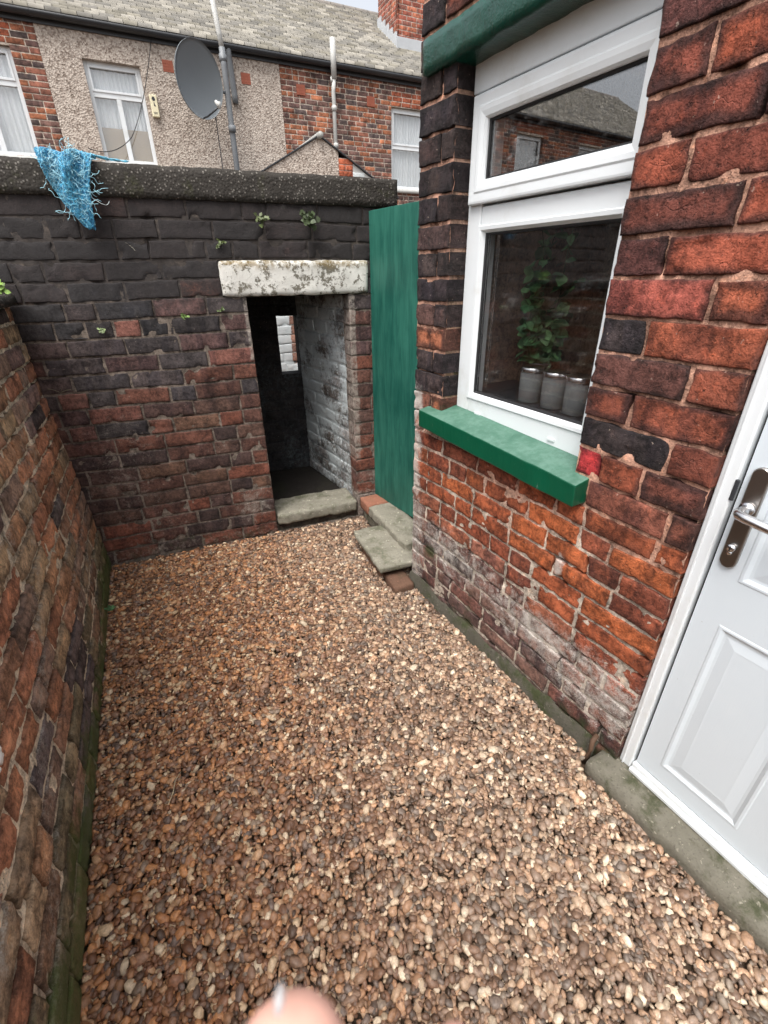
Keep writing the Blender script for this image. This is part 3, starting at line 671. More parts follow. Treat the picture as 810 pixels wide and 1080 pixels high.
# roof of the extension
bm = bmesh.new(); bbox(bm, -.1, 3.4, -.03, 2.6, 2.70, 2.78, .004)
for v in bm.verts: v.co.z += max(0, v.co.y) * .55
bm_obj('roof', bm, HF, M['dark_plastic'], house)
# interior room behind the window
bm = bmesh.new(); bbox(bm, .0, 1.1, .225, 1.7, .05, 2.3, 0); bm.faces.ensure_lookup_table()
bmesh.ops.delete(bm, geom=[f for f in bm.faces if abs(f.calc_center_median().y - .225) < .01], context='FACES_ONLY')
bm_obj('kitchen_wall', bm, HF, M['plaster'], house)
box('window_board', HF, .10, .85, .135, .42, .952, .976, M['dark_plastic'], house, .004)
box('cupboard', HF, .35, 1.05, 1.15, 1.68, .06, 1.25, paint('brown_cupboard', (.10, .055, .03), .4), house, .006)
# lintel and sill
gl = lumpy('lintel', HF, LNT[0], LNT[1], -.022, .10, 1.915, 2.0, M['green_gloss'], house, .018, .0035, .008, 31, fseed=34)
bm = bmesh.new(); bbox(bm, .070, .838, -.045, .10, .812, .880, .004)
bmesh.ops.subdivide_edges(bm, edges=[e for e in bm.edges if e.calc_length() > .3], cuts=40)
for v in bm.verts:
    if v.co.z > .84: v.co.z += max(0, v.co.y + .03) * .22
    v.co.z += .026 - .034 * (v.co.x - .07) / .77; nz = fbm(np.array([[v.co.x * 22, v.co.y * 22, v.co.z * 22]]), 2)[0]; v.co.y += .0015 * nz; v.co.z += .0012 * nz
bm_obj('sill', bm, HF, M['sill_green'], house)

# window
D = .072
bm = bmesh.new()
# outer frame: top header band, left/right stiles, transom, bottom rail
bbox(bm, .157, .808, D - .006, D + .07, 1.848, 1.933, .003)
bbox(bm, .157, .222, D, D + .07, .895, 1.846, .004); bbox(bm, .745, .808, D, D + .07, .895, 1.846, .004)
bbox(bm, .2225, .7445, D + .001, D + .07, 1.511, 1.567, .006); bbox(bm, .2225, .7445, D + .001, D + .07, .895, .972, .004)
win = bm_obj('window', bm, HF, M['upvc'], house)
bm = bmesh.new()  # glazing bead round the lower pane
loop_profile(bm, .216, .750, .966, 1.517, [(0, D + .002), (.004, D - .004), (.014, D - .003), (.022, D + .012), (.024, D + .02)])
bm_obj('bead', bm, HF, M['upvc'], win)
bm = bmesh.new(); loop_profile(bm, .238, .728, .988, 1.495, [(0, D + .012), (.003, D + .012), (.007, D + .0145), (.007, D + .03)]); bm_obj('gasket', bm, HF, M['gasket'], win)
box('pane', HF, .240, .726, D + .017, D + .021, .990, 1.493, M['glass'], win, 0)
box('pane', HF, .240, .726, D + .036, D + .040, .990, 1.493, M['glass'], win, 0)
bm = bmesh.new(); SP = D - .018
loop_profile(bm, .172, .792, 1.572, 1.842, [(.0, D + .03), (0, SP + .006), (.003, SP + .001), (.008, SP), (.028, SP + .0005), (.033, SP - .002), (.044, SP - .0015), (.057, SP + .002), (.062, SP + .010), (.062, SP + .04)])
sash = bm_obj('sash', bm, HF, M['upvc'], win)
bm = bmesh.new(); loop_profile(bm, .234, .730, 1.634, 1.780, [(0, SP + .016), (.006, SP + .018), (.006, SP + .03)]); bm_obj('gasket', bm, HF, M['gasket'], win)
box('pane', HF, .237, .727, SP + .022, SP + .026, 1.637, 1.777, M['glass_dirty'], win, 0)
for a in (.27, .62): box('drain_cap', HF, a, a + .028, D - .004, D + .002, .917, .926, M['upvc'], win, .0018)

# door
DD = .022
bm = bmesh.new()
bbox(bm, 1.132, 1.167, DD - .004, DD + .08, .046, 2.055, .004); bbox(bm, 1.925, 1.962, DD - .004, DD + .08, .046, 2.055, .004)
bbox(bm, 1.1675, 1.9245, DD - .003, DD + .08, 2.02, 2.055, .004)
bbox(bm, 1.141, 1.146, DD - .007, DD, .046, 2.03, .0015)
LEAF = (1.1745, 1.918, .082, 2.012)
panels = [(1.232, 1.432, .140, .655), (1.610, 1.860, .140, .655), (1.232, 1.432, .775, 1.50), (1.610, 1.860, .775, 1.50), (1.232, 1.432, 1.60, 1.92), (1.610, 1.860, 1.60, 1.92)]
def door_leaf():
    bm = bmesh.new(); f0 = DD + .006
    xs = sorted({LEAF[0], LEAF[1], *[p[0] for p in panels], *[p[1] for p in panels]}); zs = sorted({LEAF[2], LEAF[3], *[p[2] for p in panels], *[p[3] for p in panels]})
    V = {(x, z): bm.verts.new((x, f0, z)) for x in xs for z in zs}
    for i in range(len(xs) - 1):
        for j in range(len(zs) - 1):
            cx, cz_ = (xs[i] + xs[i + 1]) / 2, (zs[j] + zs[j + 1]) / 2
            if any(p[0] < cx < p[1] and p[2] < cz_ < p[3] for p in panels): continue
            bm.faces.new((V[xs[i], zs[j]], V[xs[i + 1], zs[j]], V[xs[i + 1], zs[j + 1]], V[xs[i], zs[j + 1]]))
    for p in panels:
        loop_profile(bm, *p, [(0, f0), (.003, f0 - .0014), (.008, f0 - .0015), (.016, f0 + .0028), (.022, f0 + .0034), (.046, f0 + .0008), (.05, f0 + .001)])
        q = [bm.verts.new((a, f0 + .001, b)) for a, b in ((p[0] + .05, p[2] + .05), (p[1] - .05, p[2] + .05), (p[1] - .05, p[3] - .05), (p[0] + .05, p[3] - .05))]; bm.faces.new(q)
    # edge of the leaf
    c = [(LEAF[0], LEAF[2]), (LEAF[1], LEAF[2]), (LEAF[1], LEAF[3]), (LEAF[0], LEAF[3])]
    A = [bm.verts.new((a, f0, b)) for a, b in c]; B = [bm.verts.new((a, f0 + .045, b)) for a, b in c]
    for k in range(4): bm.faces.new((A[k], B[k], B[(k + 1) % 4], A[(k + 1) % 4]))
    bm.faces.new(B[::-1])
    bmesh.ops.remove_doubles(bm, verts=bm.verts, dist=1e-5)
    return bm_obj('door', bm, HF, M['door_white'], house)
fr_bm = bm
door = door_leaf()
bm_obj('frame', fr_bm, HF, M['upvc'], door)
bm = bmesh.new(); bbox(bm, 1.166, 1.1755, DD + .02, DD + .07, .05, 2.02, 0); bbox(bm, 1.917, 1.926, DD + .02, DD + .07, .05, 2.02, 0); bm_obj('seal', bm, HF, M['gasket'], door)
bm = bmesh.new(); bbox(bm, 1.169, 1.924, DD - .014, DD + .08, .046, .060, .003); bbox(bm, 1.169, 1.924, DD - .004, DD + .06, .0605, .076, .003); bm_obj('threshold_bar', bm, HF, M['upvc'], door)
box('keep', HF, 1.164, 1.1725, DD - .006, DD + .0, .950, .998, M['dark_plastic'], door, .002)
# handle
def pill(bm, cs, z0, z1, hw, d0, d1, n=10):
    pts = [(cs + hw * math.cos(t), z1 - hw + hw * math.sin(t)) for t in np.linspace(0, math.pi, n)] + [(cs + hw * math.cos(t), z0 + hw + hw * math.sin(t)) for t in np.linspace(math.pi, 2 * math.pi, n)]
    A = [bm.verts.new((a, d1, z)) for a, z in pts]; B = [bm.verts.new((a, d0 + .002, z)) for a, z in pts]
    Cc = [bm.verts.new((cs + (a - cs) * .88, d0, z + (.0018 if z < (z0 + z1) / 2 else -.0018))) for a, z in pts]
    n2 = len(pts)
    for P_, Q in ((A, B), (B, Cc)):
        for k in range(n2): bm.faces.new((P_[k], P_[(k + 1) % n2], Q[(k + 1) % n2], Q[k]))
    bm.faces.new(Cc)
FD = DD + .006; HS = 1.203
bm = bmesh.new(); pill(bm, HS, .800, 1.035, .0165, FD - .010, FD); bm_obj('handle_plate', bm, HF, M['plate'], door)
mm = Mesh(); p_ = [(HS, FD - .010, .945), (HS, FD - .03, .945), (HS, FD - .045, .945), (HS + .006, FD - .054, .945), (HS + .02, FD - .057, .944), (HS + .05, FD - .058, .941), (HS + .09, FD - .058, .938), (HS + .12, FD - .055, .938), (HS + .126, FD - .052, .938)]
pw = [HF.w(*x) for x in p_]; v, f = tube_np(pw, [.011, .0105, .0105, .0105, .0105, .0098, .0092, .0085, .005], 14); mm.add(v, f)
v, f = tube_np([HF.w(HS, FD - .008, .945), HF.w(HS, FD - .018, .945)], .0145, 18); mm.add(v, f); mm.build('handle', M['metal'], door, True, attrs=False)
mm = Mesh(); v, f = tube_np([HF.w(HS, FD - .006, .852), HF.w(HS, FD - .020, .852)], .0085, 14); mm.add(v, f)
v, f = tube_np([HF.w(HS, FD - .006, .840), HF.w(HS, FD - .018, .840)], .0052, 10); mm.add(v, f); mm.build('lock_cylinder', M['metal'], door, True, attrs=False)
box('keyhole', HF, HS - .0012, HS + .0012, FD - .0215, FD - .019, .8465, .8575, M['gasket'], door, 0)
# doorstep
lumpy('doorstep', HF, 1.08, 3.2, -.075, .12, -.04, .045, M['doorstep'], house, .022, .0055, .016, 41, fseed=24)
# pipe stub at the foot of the wall by the door
mm = Mesh(); v, f = tube_np([HF.w(1.06, -.002, .085), HF.w(1.062, -.024, .075), HF.w(1.066, -.028, .045), HF.w(1.062, -.026, .005), HF.w(1.055, -.03, -.03)], [.008, .008, .007, .008, .010], 10); mm.add(v, f); mm.build('pipe_stub', paint('rusty_pipe', (.09, .05, .03), .8, .5, 30, .5), house, True, attrs=False)

# ------------------------------------------------------------------ gate and steps
GF = Fr((.937, 2.474), (.075, -.36))
gate = thing('wooden_gate', (.98, 2.2, .13), 'tall narrow teal green painted wooden gate between the sooty wall and the house corner', 'gate')
bm = bmesh.new(); gx = 0
bbox(bm, 0, .76, 0, .018, .138, 1.652, .0015)
bm_obj('panel', bm, GF, M['gate_green'], gate)
for z in (.35, .9, 1.5): box('ledge', GF, .03, .73, .0185, .045, z, z + .1, M['gate_green'], gate, .003)
st = tag(lumpy('stone_step', WORLD, .675, .945, 1.735, 2.15, .066, .100, M['stone'], None, .011, .0065, .007, 51, fseed=36), 'thin mossy grey stone slab step resting on bricks at the foot of the house corner', 'step')
bm = bmesh.new(); 
su = thing('brick_step', (.9, 2.25, 0), 'worn step of orange brick and mossy stone directly under the teal gate', 'step')
GS = Fr((.828, 2.455), (.016, -.345))
lumpy('stone', GS, .13, .62, .0, .17, .075, .137, M['stone'], su, .012, .008, .008, 52, fseed=34)
lumpy('brick', GS, -.01, .122, .0, .15, .07, .140, stone_mat('worn_orange_brick', (.22, .08, .05), (.30, .15, .10), .25, (.10, .085, .05), 16), su, .016, .004, .009, 53, fseed=30)
lumpy('footing', GS, .0, .62, .018, .16, -.03, .070, M['doorstep'], su, .03, .006, .01, 57)
for i, (x0, x1, y0, y1, z0, z1, lab) in enumerate(((.70, .80, 1.80, 2.10, -.02, .064, 'dark brick lying under the thin stone step, set back behind its edge'), (.715, .82, 1.645, 1.79, -.03, .034, 'flat brown brick poking out of the gravel in front of the stone step'))):
    o = tag(lumpy('loose_brick', WORLD, x0, x1, y0, y1, z0, z1, stone_mat('damp_brick', (.09, .05, .035), (.16, .09, .06), .4, (.05, .045, .025), 18), None, .016, .004, .009, 54 + i), lab, 'brick', 'bricks around the stone step')

# ------------------------------------------------------------------ gravel
rng = np.random.default_rng(12)
def gravel():
    sp = .0112; X, Y = np.meshgrid(np.arange(-.66, 1.15, sp), np.arange(-.12, 2.50, sp)); X = X.ravel(); Y = Y.ravel()
    P1 = np.stack([X, Y], 1) + rng.uniform(-.5, .5, (len(X), 2)) * sp; n1 = len(P1)
    P2 = P1[rng.random(n1) < .55] + rng.uniform(-.5, .5, (1, 2)) * sp; P = np.concatenate([P1, P2]); lay = np.concatenate([np.zeros(n1), np.ones(len(P2))])
    xl = b1[0] + (P[:, 1] - b1[1]) / (b0[1] - b1[1]) * (b0[0] - b1[0]); sH = (P - HF.o) @ HF.u; dH = (P - HF.o) @ HF.n
    k = (P[:, 0] > xl - .006) & (P[:, 1] < 2.476) & ~((dH > -.006) & (sH > -.04)) & (P[:, 0] < .99)
    k &= ~((sH > 1.06) & (dH > -.072)); k &= ~((P[:, 0] > .715) & (P[:, 0] < .79) & (P[:, 1] > 1.66) & (P[:, 1] < 2.1)) & ~((P[:, 0] > .85) & (P[:, 1] > 1.84))
    P = P[k]; lay = lay[k]; n = len(P)
    # cube sphere
    bm = bmesh.new(); bmesh.ops.create_cube(bm, size=1); bmesh.ops.subdivide_edges(bm, edges=bm.edges, cuts=1, use_grid_fill=True)
    for v in bm.verts: v.co.normalize()
    bm.verts.ensure_lookup_table(); U = np.array([v.co[:] for v in bm.verts]); Q = np.array([[v.index for v in f.verts] for f in bm.faces]); bm.free()
    big = np.clip(rng.lognormal(-.03, .33, n), .5, 1.9); a = .0078 * big * rng.uniform(.95, 1.4, n); b = .0072 * big * rng.uniform(.75, 1.05, n); c = .0050 * big * rng.uniform(.7, 1.05, n)
    # superellipsoid-ish + per pebble lumps
    U = np.sign(U) * np.abs(U) ** .82
    V = U[None] * np.stack([a, b, c], 1)[:, None]
    ph = rng.uniform(0, 6.28, (n, 1, 3)); V = V * (1 + .20 * np.sin(2.3 * U[None] @ np.array([[1, .7, -.4], [.2, -1, .9], [-.8, .3, 1]]).T + ph).sum(2, keepdims=True) / 1.7)
    # rotation: yaw random, tilt
    def rot(ax, t):
        c_, s_ = np.cos(t), np.sin(t); R = np.zeros((n, 3, 3)); i, j = [(1, 2), (0, 2), (0, 1)][ax]; R[:, ax, ax] = 1; R[:, i, i] = c_; R[:, j, j] = c_; R[:, i, j] = -s_; R[:, j, i] = s_; return R
    R = rot(2, rng.uniform(0, 6.28, n)) @ rot(0, rng.normal(0, .32, n)) @ rot(1, rng.normal(0, .32, n))
    V = np.einsum('nij,nkj->nki', R, V)
    hz = .010 * fb2(P[:, 0], P[:, 1], 3.0, 5) + .006 * fb2(P[:, 0], P[:, 1], 9, 6)
    z = -.010 + lay * rng.uniform(.004, .009, n) + hz + rng.uniform(-.003, .003, n)
    V += np.stack([P[:, 0], P[:, 1], z], 1)[:, None]
    pal = np.array([(.17, .085, .050), (.24, .135, .078), (.12, .062, .038), (.33, .215, .135), (.20, .125, .09), (.075, .048, .036), (.39, .31, .22), (.27, .135, .065), (.17, .135, .11), (.44, .385, .305), (.13, .10, .092), (.36, .19, .095)])
    pr = np.array([.15, .14, .12, .11, .10, .08, .07, .065, .06, .035, .05, .06]); pr /= pr.sum()
    col = pal[rng.choice(len(pal), n, p=pr)] * rng.uniform(.80, 1.25, (n, 1)) * 1.14
    # washed pale stones along the house, damp brown stones towards the left wall
    dry = sstep(-.25, .65, P[:, 0] + .22 * fb2(P[:, 0], P[:, 1], 2.2, 9) - .12 * (P[:, 1] - 1.0))[:, None]
    grey = col.mean(1, keepdims=True) * np.array([[1.10, .97, .84]])
    col = col * (1 - dry) * np.array([[1.0, .885, .76]]) + (.55 * grey + .45 * col) * dry * 1.06 * np.array([[1.06, .98, .88]])
    mm = Mesh(); kk = len(U)
    mm.add(V.reshape(-1, 3), (Q[None] + (np.arange(n) * kk)[:, None, None]).reshape(-1, 4), np.repeat(col, kk, 0))
    return mm.build('gravel', M['pebble'], None, True)
tag(gravel(), 'brown and tan pebble gravel covering the yard floor', 'gravel', kind='stuff')
# dry stalks lying on the stones
for i, (pts, lab) in enumerate((([(-.30, .98, .012), (-.285, 1.01, .016), (-.279, 1.05, .014), (-.262, 1.075, .012)], 'thin pale dry stalk lying on the gravel near the left wall'),)):
    mm = Mesh(); v, f = tube_np(pts, [.0012, .0015, .0013, .0008], 6); mm.add(v, f, (.42, .36, .24)); tag(mm.build('dry_stalk', M['leaf'], None, True), lab, 'stalk')

# ------------------------------------------------------------------ terrace behind
FF = Fr((-1.56, 10.3), (math.cos(.0715), math.sin(.0715)))
BR_COL = [(.17, .075, .055), (.22, .09, .06), (.12, .07, .06), (.30, .115, .06), (.085, .062, .058), (.15, .085, .07), (.26, .10, .055)]
GUT = 4.70
def slates(t0, t1, parent, seed):
    rg = np.random.default_rng(seed); mm = Mesh(); pitch = math.tan(math.radians(33)); ex = .115; wd = .20
    r = 0; dep = -.12
    while dep < 2.72:
        z = GUT + .06 + pitch * (dep + .12); off = (r % 2) * wd / 2; x = t0 - off
        while x < t1:
            xa, xb = max(x + .004, t0), min(x + wd - .004, t1)
            if xb - xa > .02:
                j = rg.uniform(-.006, .006); lift = .034 + rg.uniform(0, .008); d2 = dep + ex * 1.25; z2 = z + pitch * ex * 1.25
                P = [FF.w(xa, dep + j, z + lift), FF.w(xb, dep + j, z + lift + rg.uniform(-.003, .003)), FF.w(xb, d2, z2), FF.w(xa, d2, z2), FF.w(xa, dep + j, z - .006), FF.w(xb, dep + j, z - .006)]
                g = rg.uniform(.72, 1.2); base = np.array([(.235, .22, .19), (.19, .18, .16), (.28, .262, .225), (.205, .19, .155)][rg.integers(4)]) * g
                mm.add(P, np.array([[0, 1, 2, 3], [4, 5, 1, 0]]), base)
            x += wd
        dep += ex * .84; r += 1
    # far slope and underside close the roof
    zr = GUT + .06 + pitch * 2.84
    P = [FF.w(t0, 2.72, zr), FF.w(t1, 2.72, zr), FF.w(t1, 5.6, GUT), FF.w(t0, 5.6, GUT)]; mm.add(P, np.array([[0, 1, 2, 3]]), (.25, .24, .22))
    P = [FF.w(t0, 0, GUT + .03), FF.w(t1, 0, GUT + .03), FF.w(t1, 2.72, zr - .02), FF.w(t0, 2.72, zr - .02)]; mm.add(P, np.array([[0, 1, 2, 3]]), (.1, .1, .1))
    # ridge tiles
    x = t0
    while x < t1:
        xb = min(x + .3, t1); rr = .075; pts = []
        P = [];
        for th in np.linspace(-.3, math.pi + .3, 8):
            P += [FF.w(x + .004, 2.74 - rr * math.cos(th), zr - .02 + rr * math.sin(th)), FF.w(xb - .004, 2.74 - rr * math.cos(th), zr - .02 + rr * math.sin(th))]
        mm.add(P, np.array([[2 * i, 2 * i + 1, 2 * i + 3, 2 * i + 2] for i in range(7)]), np.array((.22, .20, .18)) * rg.uniform(.8, 1.2)); x += .3
    return mm.build('roof', M['slate'], parent)
def far_window(t0, t1, z0, z1, parent, split='casement', trans=None, blind=0.):
    bm = bmesh.new(); d0, d1 = .07, .13; w = .055
    ring(bm, t0, t1, z0, z1, w, d0, d1, .004); trans = trans or z1 - .38 * (z1 - z0)
    bbox(bm, t0 + w, t1 - w, d0 + .002, d1, trans - .035, trans + .035, .004)
    if split == 'casement': c = (t0 + t1) / 2; bbox(bm, c - .035, c + .035, d0 + .003, d1, z0 + w, trans - .035, .004)
    ring(bm, t0 + w * .9, t1 - w * .9, trans + .03, z1 - w * .9, .03, d0 - .012, d0 + .02, .003)
    o = bm_obj('window', bm, FF, M['upvc'], parent)
    box('pane', FF, t0 + .03, t1 - .03, .105, .109, z0 + .03, z1 - .03, M['far_glass'], o, 0)
    n = 60; bm = bmesh.new(); L_ = [[bm.verts.new((t0 + .01 + (t1 - t0 - .02) * i / n, .17 + .014 * math.sin(i * 1.35 + .6 * math.sin(i * .7)), z)) for i in range(n + 1)] for z in (z0 + blind, z1)]
    for i in range(n): bm.faces.new((L_[0][i], L_[0][i + 1], L_[1][i + 1], L_[1][i]))
    bm_obj('curtain', bm, FF, M['curtain'], o, True)
    if blind: box('blind', FF, t0 + .01, t1 - .01, .15, .155, z0, z0 + blind, M['tan'], o, 0)
    lumpy('sill', FF, t0 - .06, t1 + .06, -.04, .10, z0 - .075, z0 - .004, M['white_pipe'], o, .08, .003, .006, 3)
    return o
def far_house(name, t0, t1, label, brick, wins, seed, cx):
    p = thing(name, tuple(FF.w((max(t0, -4) + min(t1, 8)) / 2, 0, 0)), label, 'house')
    ops = [(a, b, c, d) for a, b, c, d, *_ in wins]
    if brick:
        b = Brickwork(FF, .0765, .228, .014, .5, .006, 0, 0, mcol=(.42, .36, .30), seed=seed, warp=0, mort=.007, mort_amp=.001, skirt=.02)
        b.stain = lambda a, z: np.stack([0 * a, .18 + .25 * fb2(a, z, 2, seed), .25 + .3 * fb2(a, z, 1.2, seed + 2)], 1)
        def cf(s, z, rg):
            for a, b_, c, d, *_ in wins:
                if a - .05 < s < b_ + .05 and d - .02 < z < d + .25: return ch(rg, [(.34, .11, .055), (.30, .09, .05)]), 0
            return ch(rg, BR_COL), 0
        b.fill(t0, t1, 1.6, GUT + .03, cf, ops, edge_skirt=.12, mixf=.35); b.mortar(t0, t1, -.04, GUT + .03, ops, .12, .3, 0); b.build('wall', M['far_brick'], p)
    else:
        mm = Mesh(); xs = sorted({t0, t1, *[v for o in ops for v in o[:2]]}); zs = sorted({-.04, GUT + .03, *[v for o in ops for v in o[2:]]})
        for i in range(len(xs) - 1):
            for j in range(len(zs) - 1):
                cx_, cz_ = (xs[i] + xs[i + 1]) / 2, (zs[j] + zs[j + 1]) / 2
                if any(o[0] < cx_ < o[1] and o[2] < cz_ < o[3] for o in ops): continue
                for d, fl in ((-.012, 0), (.3, 1)):
                    P = [FF.w(xs[i], d, zs[j]), FF.w(xs[i + 1], d, zs[j]), FF.w(xs[i + 1], d, zs[j + 1]), FF.w(xs[i], d, zs[j + 1])]; mm.add(P, np.array([[0, 1, 2, 3]]))
        for o in ops:
            for p4 in ([(o[0], -.012, o[2]), (o[0], .3, o[2]), (o[0], .3, o[3]), (o[0], -.012, o[3])], [(o[1], -.012, o[2]), (o[1], -.012, o[3]), (o[1], .3, o[3]), (o[1], .3, o[2])], [(o[0], -.012, o[3]), (o[0], .3, o[3]), (o[1], .3, o[3]), (o[1], -.012, o[3])], [(o[0], -.012, o[2]), (o[1], -.012, o[2]), (o[1], .3, o[2]), (o[0], .3, o[2])]):
                mm.add([FF.w(*x) for x in p4], np.array([[0, 1, 2, 3]]))
        for x in (t0, t1): mm.add([FF.w(x, -.012, 0), FF.w(x, .3, 0), FF.w(x, .3, GUT), FF.w(x, -.012, GUT)], np.array([[0, 1, 2, 3]]))
        mm.build('wall', M['dash'], p, attrs=False)
    for w in wins: far_window(*w[:4], p, *w[4:])
    slates(t0, t1, p, seed)
    # gutter: half-round with a fascia board
    mm = Mesh(); P = []; th = np.linspace(math.pi, 2 * math.pi, 9)
    for x in (t0 + .001, t1 - .001):
        for k in th: P.append(FF.w(x, -.10 + .06 * math.cos(k), GUT + .03 + .065 * math.sin(k)))
        for k in th[::-1]: P.append(FF.w(x, -.10 + .054 * math.cos(k), GUT + .03 + .058 * math.sin(k)))
    n = 18; mm.add(P, [np.array([[i, (i + 1) % n, n + (i + 1) % n, n + i] for i in range(n)])])
    mm.build('gutter', M['dark_plastic'], p, True, attrs=False)
    box('fascia', FF, t0 + .001, t1 - .001, -.036, -.014, GUT - .08, GUT + .05, M['dark_plastic'], p, .002)
    return p
hA = far_house('terraced_house', -4.2, .37, 'red brick terraced house at far left behind the wall with a white net curtained window', True, [(-.92, .0, 3.05, 4.34, 'casement', 3.93), (-3.2, -2.3, 3.05, 4.34, 'casement', 3.9)], 21, 0)
hD = far_house('terraced_house', -15., -4.202, 'red brick terraced house mirrored with white windows in the upper window pane', True, [(-8.45, -7.5, 3.15, 4.40, 'plain', 3.6), (-10.85, -9.9, 3.15, 4.40, 'plain', 3.6), (-13.2, -12.3, 3.15, 4.4, 'plain', 3.6), (-6.0, -5.1, 2.0, 3.0, 'plain', 2.6)], 25, 0)
hB = far_house('terraced_house', .372, 3.96, 'beige pebbledashed terraced house behind the wall with one white window', False, [(.895, 1.69, 3.05, 4.32, 'casement', 3.925, .48)], 22, 0)
hC = far_house('terraced_house', 3.962, 11.5, 'brown brick terraced house with a red chimney behind the house corner', True, [(6.17, 7.05, 2.95, 4.28, 'plain', 3.66)], 23, 0)
# terracotta air bricks
for p, lst in ((hB, ((2.12, 4.37), (3.355, 4.36))), (hC, ((4.33, 4.32), (5.72, 4.30)))):
    for (a, z) in lst:
        bm = bmesh.new(); d = -.018; bbox(bm, a - .08, a + .08, d, .02, z - .075, z + .075, .004)
        for i in range(4):
            for k in range(3): bbox(bm, a - .06 + i * .031, a - .085 + i * .031 + .012, d - .004, d + .005, z - .05 + k * .038, z - .05 + k * .038 + .018, 0)
        bm_obj('air_brick', bm, FF, paint('terracotta', (.28, .085, .05), .8, .2), p)
# pebbledash joints and drainpipe
for a, z in ((2.75, 3.6),): box('joint', FF, a, a + .012, -.016, -.011, 2.4, 4.2, M['dark_plastic'], hB, 0)
mm = Mesh(); v, f = tube_np([FF.w(2.90, -.34, 5.55), FF.w(2.90, -.34, 4.75), FF.w(2.93, -.30, 4.55), FF.w(2.955, -.12, 4.3), FF.w(2.955, -.10, 4.1), FF.w(2.955, -.10, 0)], .055, 10)
mm = Mesh(); v, f = tube_np([FF.w(2.955, -.30, 4.62), FF.w(2.956, -.29, 4.4), FF.w(2.957, -.26, 3.7), FF.w(2.957, -.26, 0)], .048, 10); mm.add(v, f)
for z in (4.45, 3.55, 2.6): v, f = tube_np([FF.w(2.957, -.28, z), FF.w(2.957, -.28, z + .09)], .062, 10); mm.add(v, f)
dp = mm.build('drainpipe', M['grey_pvc'], hB, True, attrs=False)
mm = Mesh(); v, f = tube_np([FF.w(2.868, -.31, 5.45), FF.w(2.94, -.305, 4.78), FF.w(2.955, -.30, 4.60)], .040, 10); mm.add(v, f); mm.build('vent_top', M['white_pipe'], dp, True, attrs=False)
mm = Mesh(); v, f = tube_np([FF.w(3.10, -.10, 4.72), FF.w(3.10, -.06, 4.6), FF.w(3.12, -.05, 4.1), FF.w(3.12, -.05, 4.0)], .05, 10); mm.add(v, f); mm.build('downpipe', M['grey_pvc'], hB, True, attrs=False)
mm = Mesh(); v, f = tube_np([FF.w(4.93, -.15, 5.05), FF.w(4.925, -.15, 4.50)], .05, 10); mm.add(v, f); v, f = tube_np([FF.w(4.925, -.15, 4.50), FF.w(4.90, -.15, 4.33), FF.w(4.91, -.13, 4.2), FF.w(4.90, -.12, 2.6)], .036, 10); mm.add(v, f)
for z in (4.45, 4.05, 3.5): v, f = tube_np([FF.w(4.91, -.13, z), FF.w(4.91, -.13, z + .08)], .046, 10); mm.add(v, f)
mm.build('vent_pipe', M['white_pipe'], hC, True, attrs=False)
# chimney
pitch = math.tan(math.radians(33)); c0, c1, e0, e1 = 6.86, 7.75, 1.07, 1.95
roofC = [c for c in hC.children if c.name.startswith('roof')][0]
CH = Fr(FF.w(c0, e0, 0)[:2], FF.u); cb = Brickwork(CH, .0765, .228, .012, .2, .006, 0, 0, mcol=(.34, .28, .24), seed=71, warp=0, mort_amp=.001)
red = lambda s, z, rg: (ch(rg, [(.30, .09, .055), (.24, .075, .05), (.34, .12, .07), (.20, .08, .06)]), 0)
cb.fill(0, c1 - c0, 5.1, 7.75, red, edge_skirt=.05); cb.mortar(0, c1 - c0, 5.0, 7.75, (), .2, .85, 0)
side = Fr(FF.w(c0, e1, 0)[:2], -FF.n); cb.fr = side; cb.fill(0, e1 - e0, 5.1, 7.75, red, edge_skirt=.05); cb.mortar(0, e1 - e0, 5.0, 7.75, (), .2, .8, 0)
cb.build('chimney', M['far_brick'], roofC)
bm = bmesh.new()
for i in range(5):
    a = e0 + i * (e1 - e0) / 5; z = GUT + .08 + pitch * (a + .12); bbox(bm, c0 - .035, c0 - .01, a - .02, a + (e1 - e0) / 5 - .01, z, z + .22, .003)
bbox(bm, c0 - .04, c1, e0 - .05, e0 - .012, GUT + .06 + pitch * (e0 + .06), GUT + .06 + pitch * (e0 + .06) + .2, .004)
bm_obj('flashing', bm, FF, M['lead'], roofC)

# rear extension with pebbledashed gable
gt = thing('outbuilding', (2.45, 8.5, 0), 'small pitched roof outbuilding with a pebbledash gable in front of the brown brick house', 'outbuilding')
GD = -2.06   # gable plane depth in the facade frame
gp, gz_, hw, slope = 3.87, 3.225, 1.25, .535
def gable(t0, t1, d0, d1, mat, name):
    bm = bmesh.new(); P = []
    top = lambda t: gz_ - abs(t - gp) * slope
    ts = sorted({t0, t1, *( [gp] if t0 < gp < t1 else [])}); lo = [(t, 0.) for t in ts]; hi = [(t, top(t)) for t in ts]
    for d in (d0, d1):
        P.append([bm.verts.new((t, d, z)) for t, z in lo + hi[::-1]])
    n = len(P[0]); bm.faces.new(P[0]); bm.faces.new(P[1][::-1])
    for k in range(n): bm.faces.new((P[0][k], P[1][k], P[1][(k + 1) % n], P[0][(k + 1) % n]))
    return bm_obj(name, bm, FF, mat, gt)
gable(gp - hw, gp + .30, GD, -.02, M['dash'], 'gable')
gable(gp + .3005, gp + .545, GD - .012, -.02, None or M['far_brick'], 'brick_panel')
for o_ in gt.children:
    if o_.name.startswith('brick_panel'):
        bpy.data.objects.remove(o_)
gb = Brickwork(Fr(FF.w(gp + .30, GD, 0)[:2], FF.u), .0765, .24, .010, .5, .006, 0, 0, mcol=(.4, .3, .25), seed=77, warp=0, mort_amp=.001)
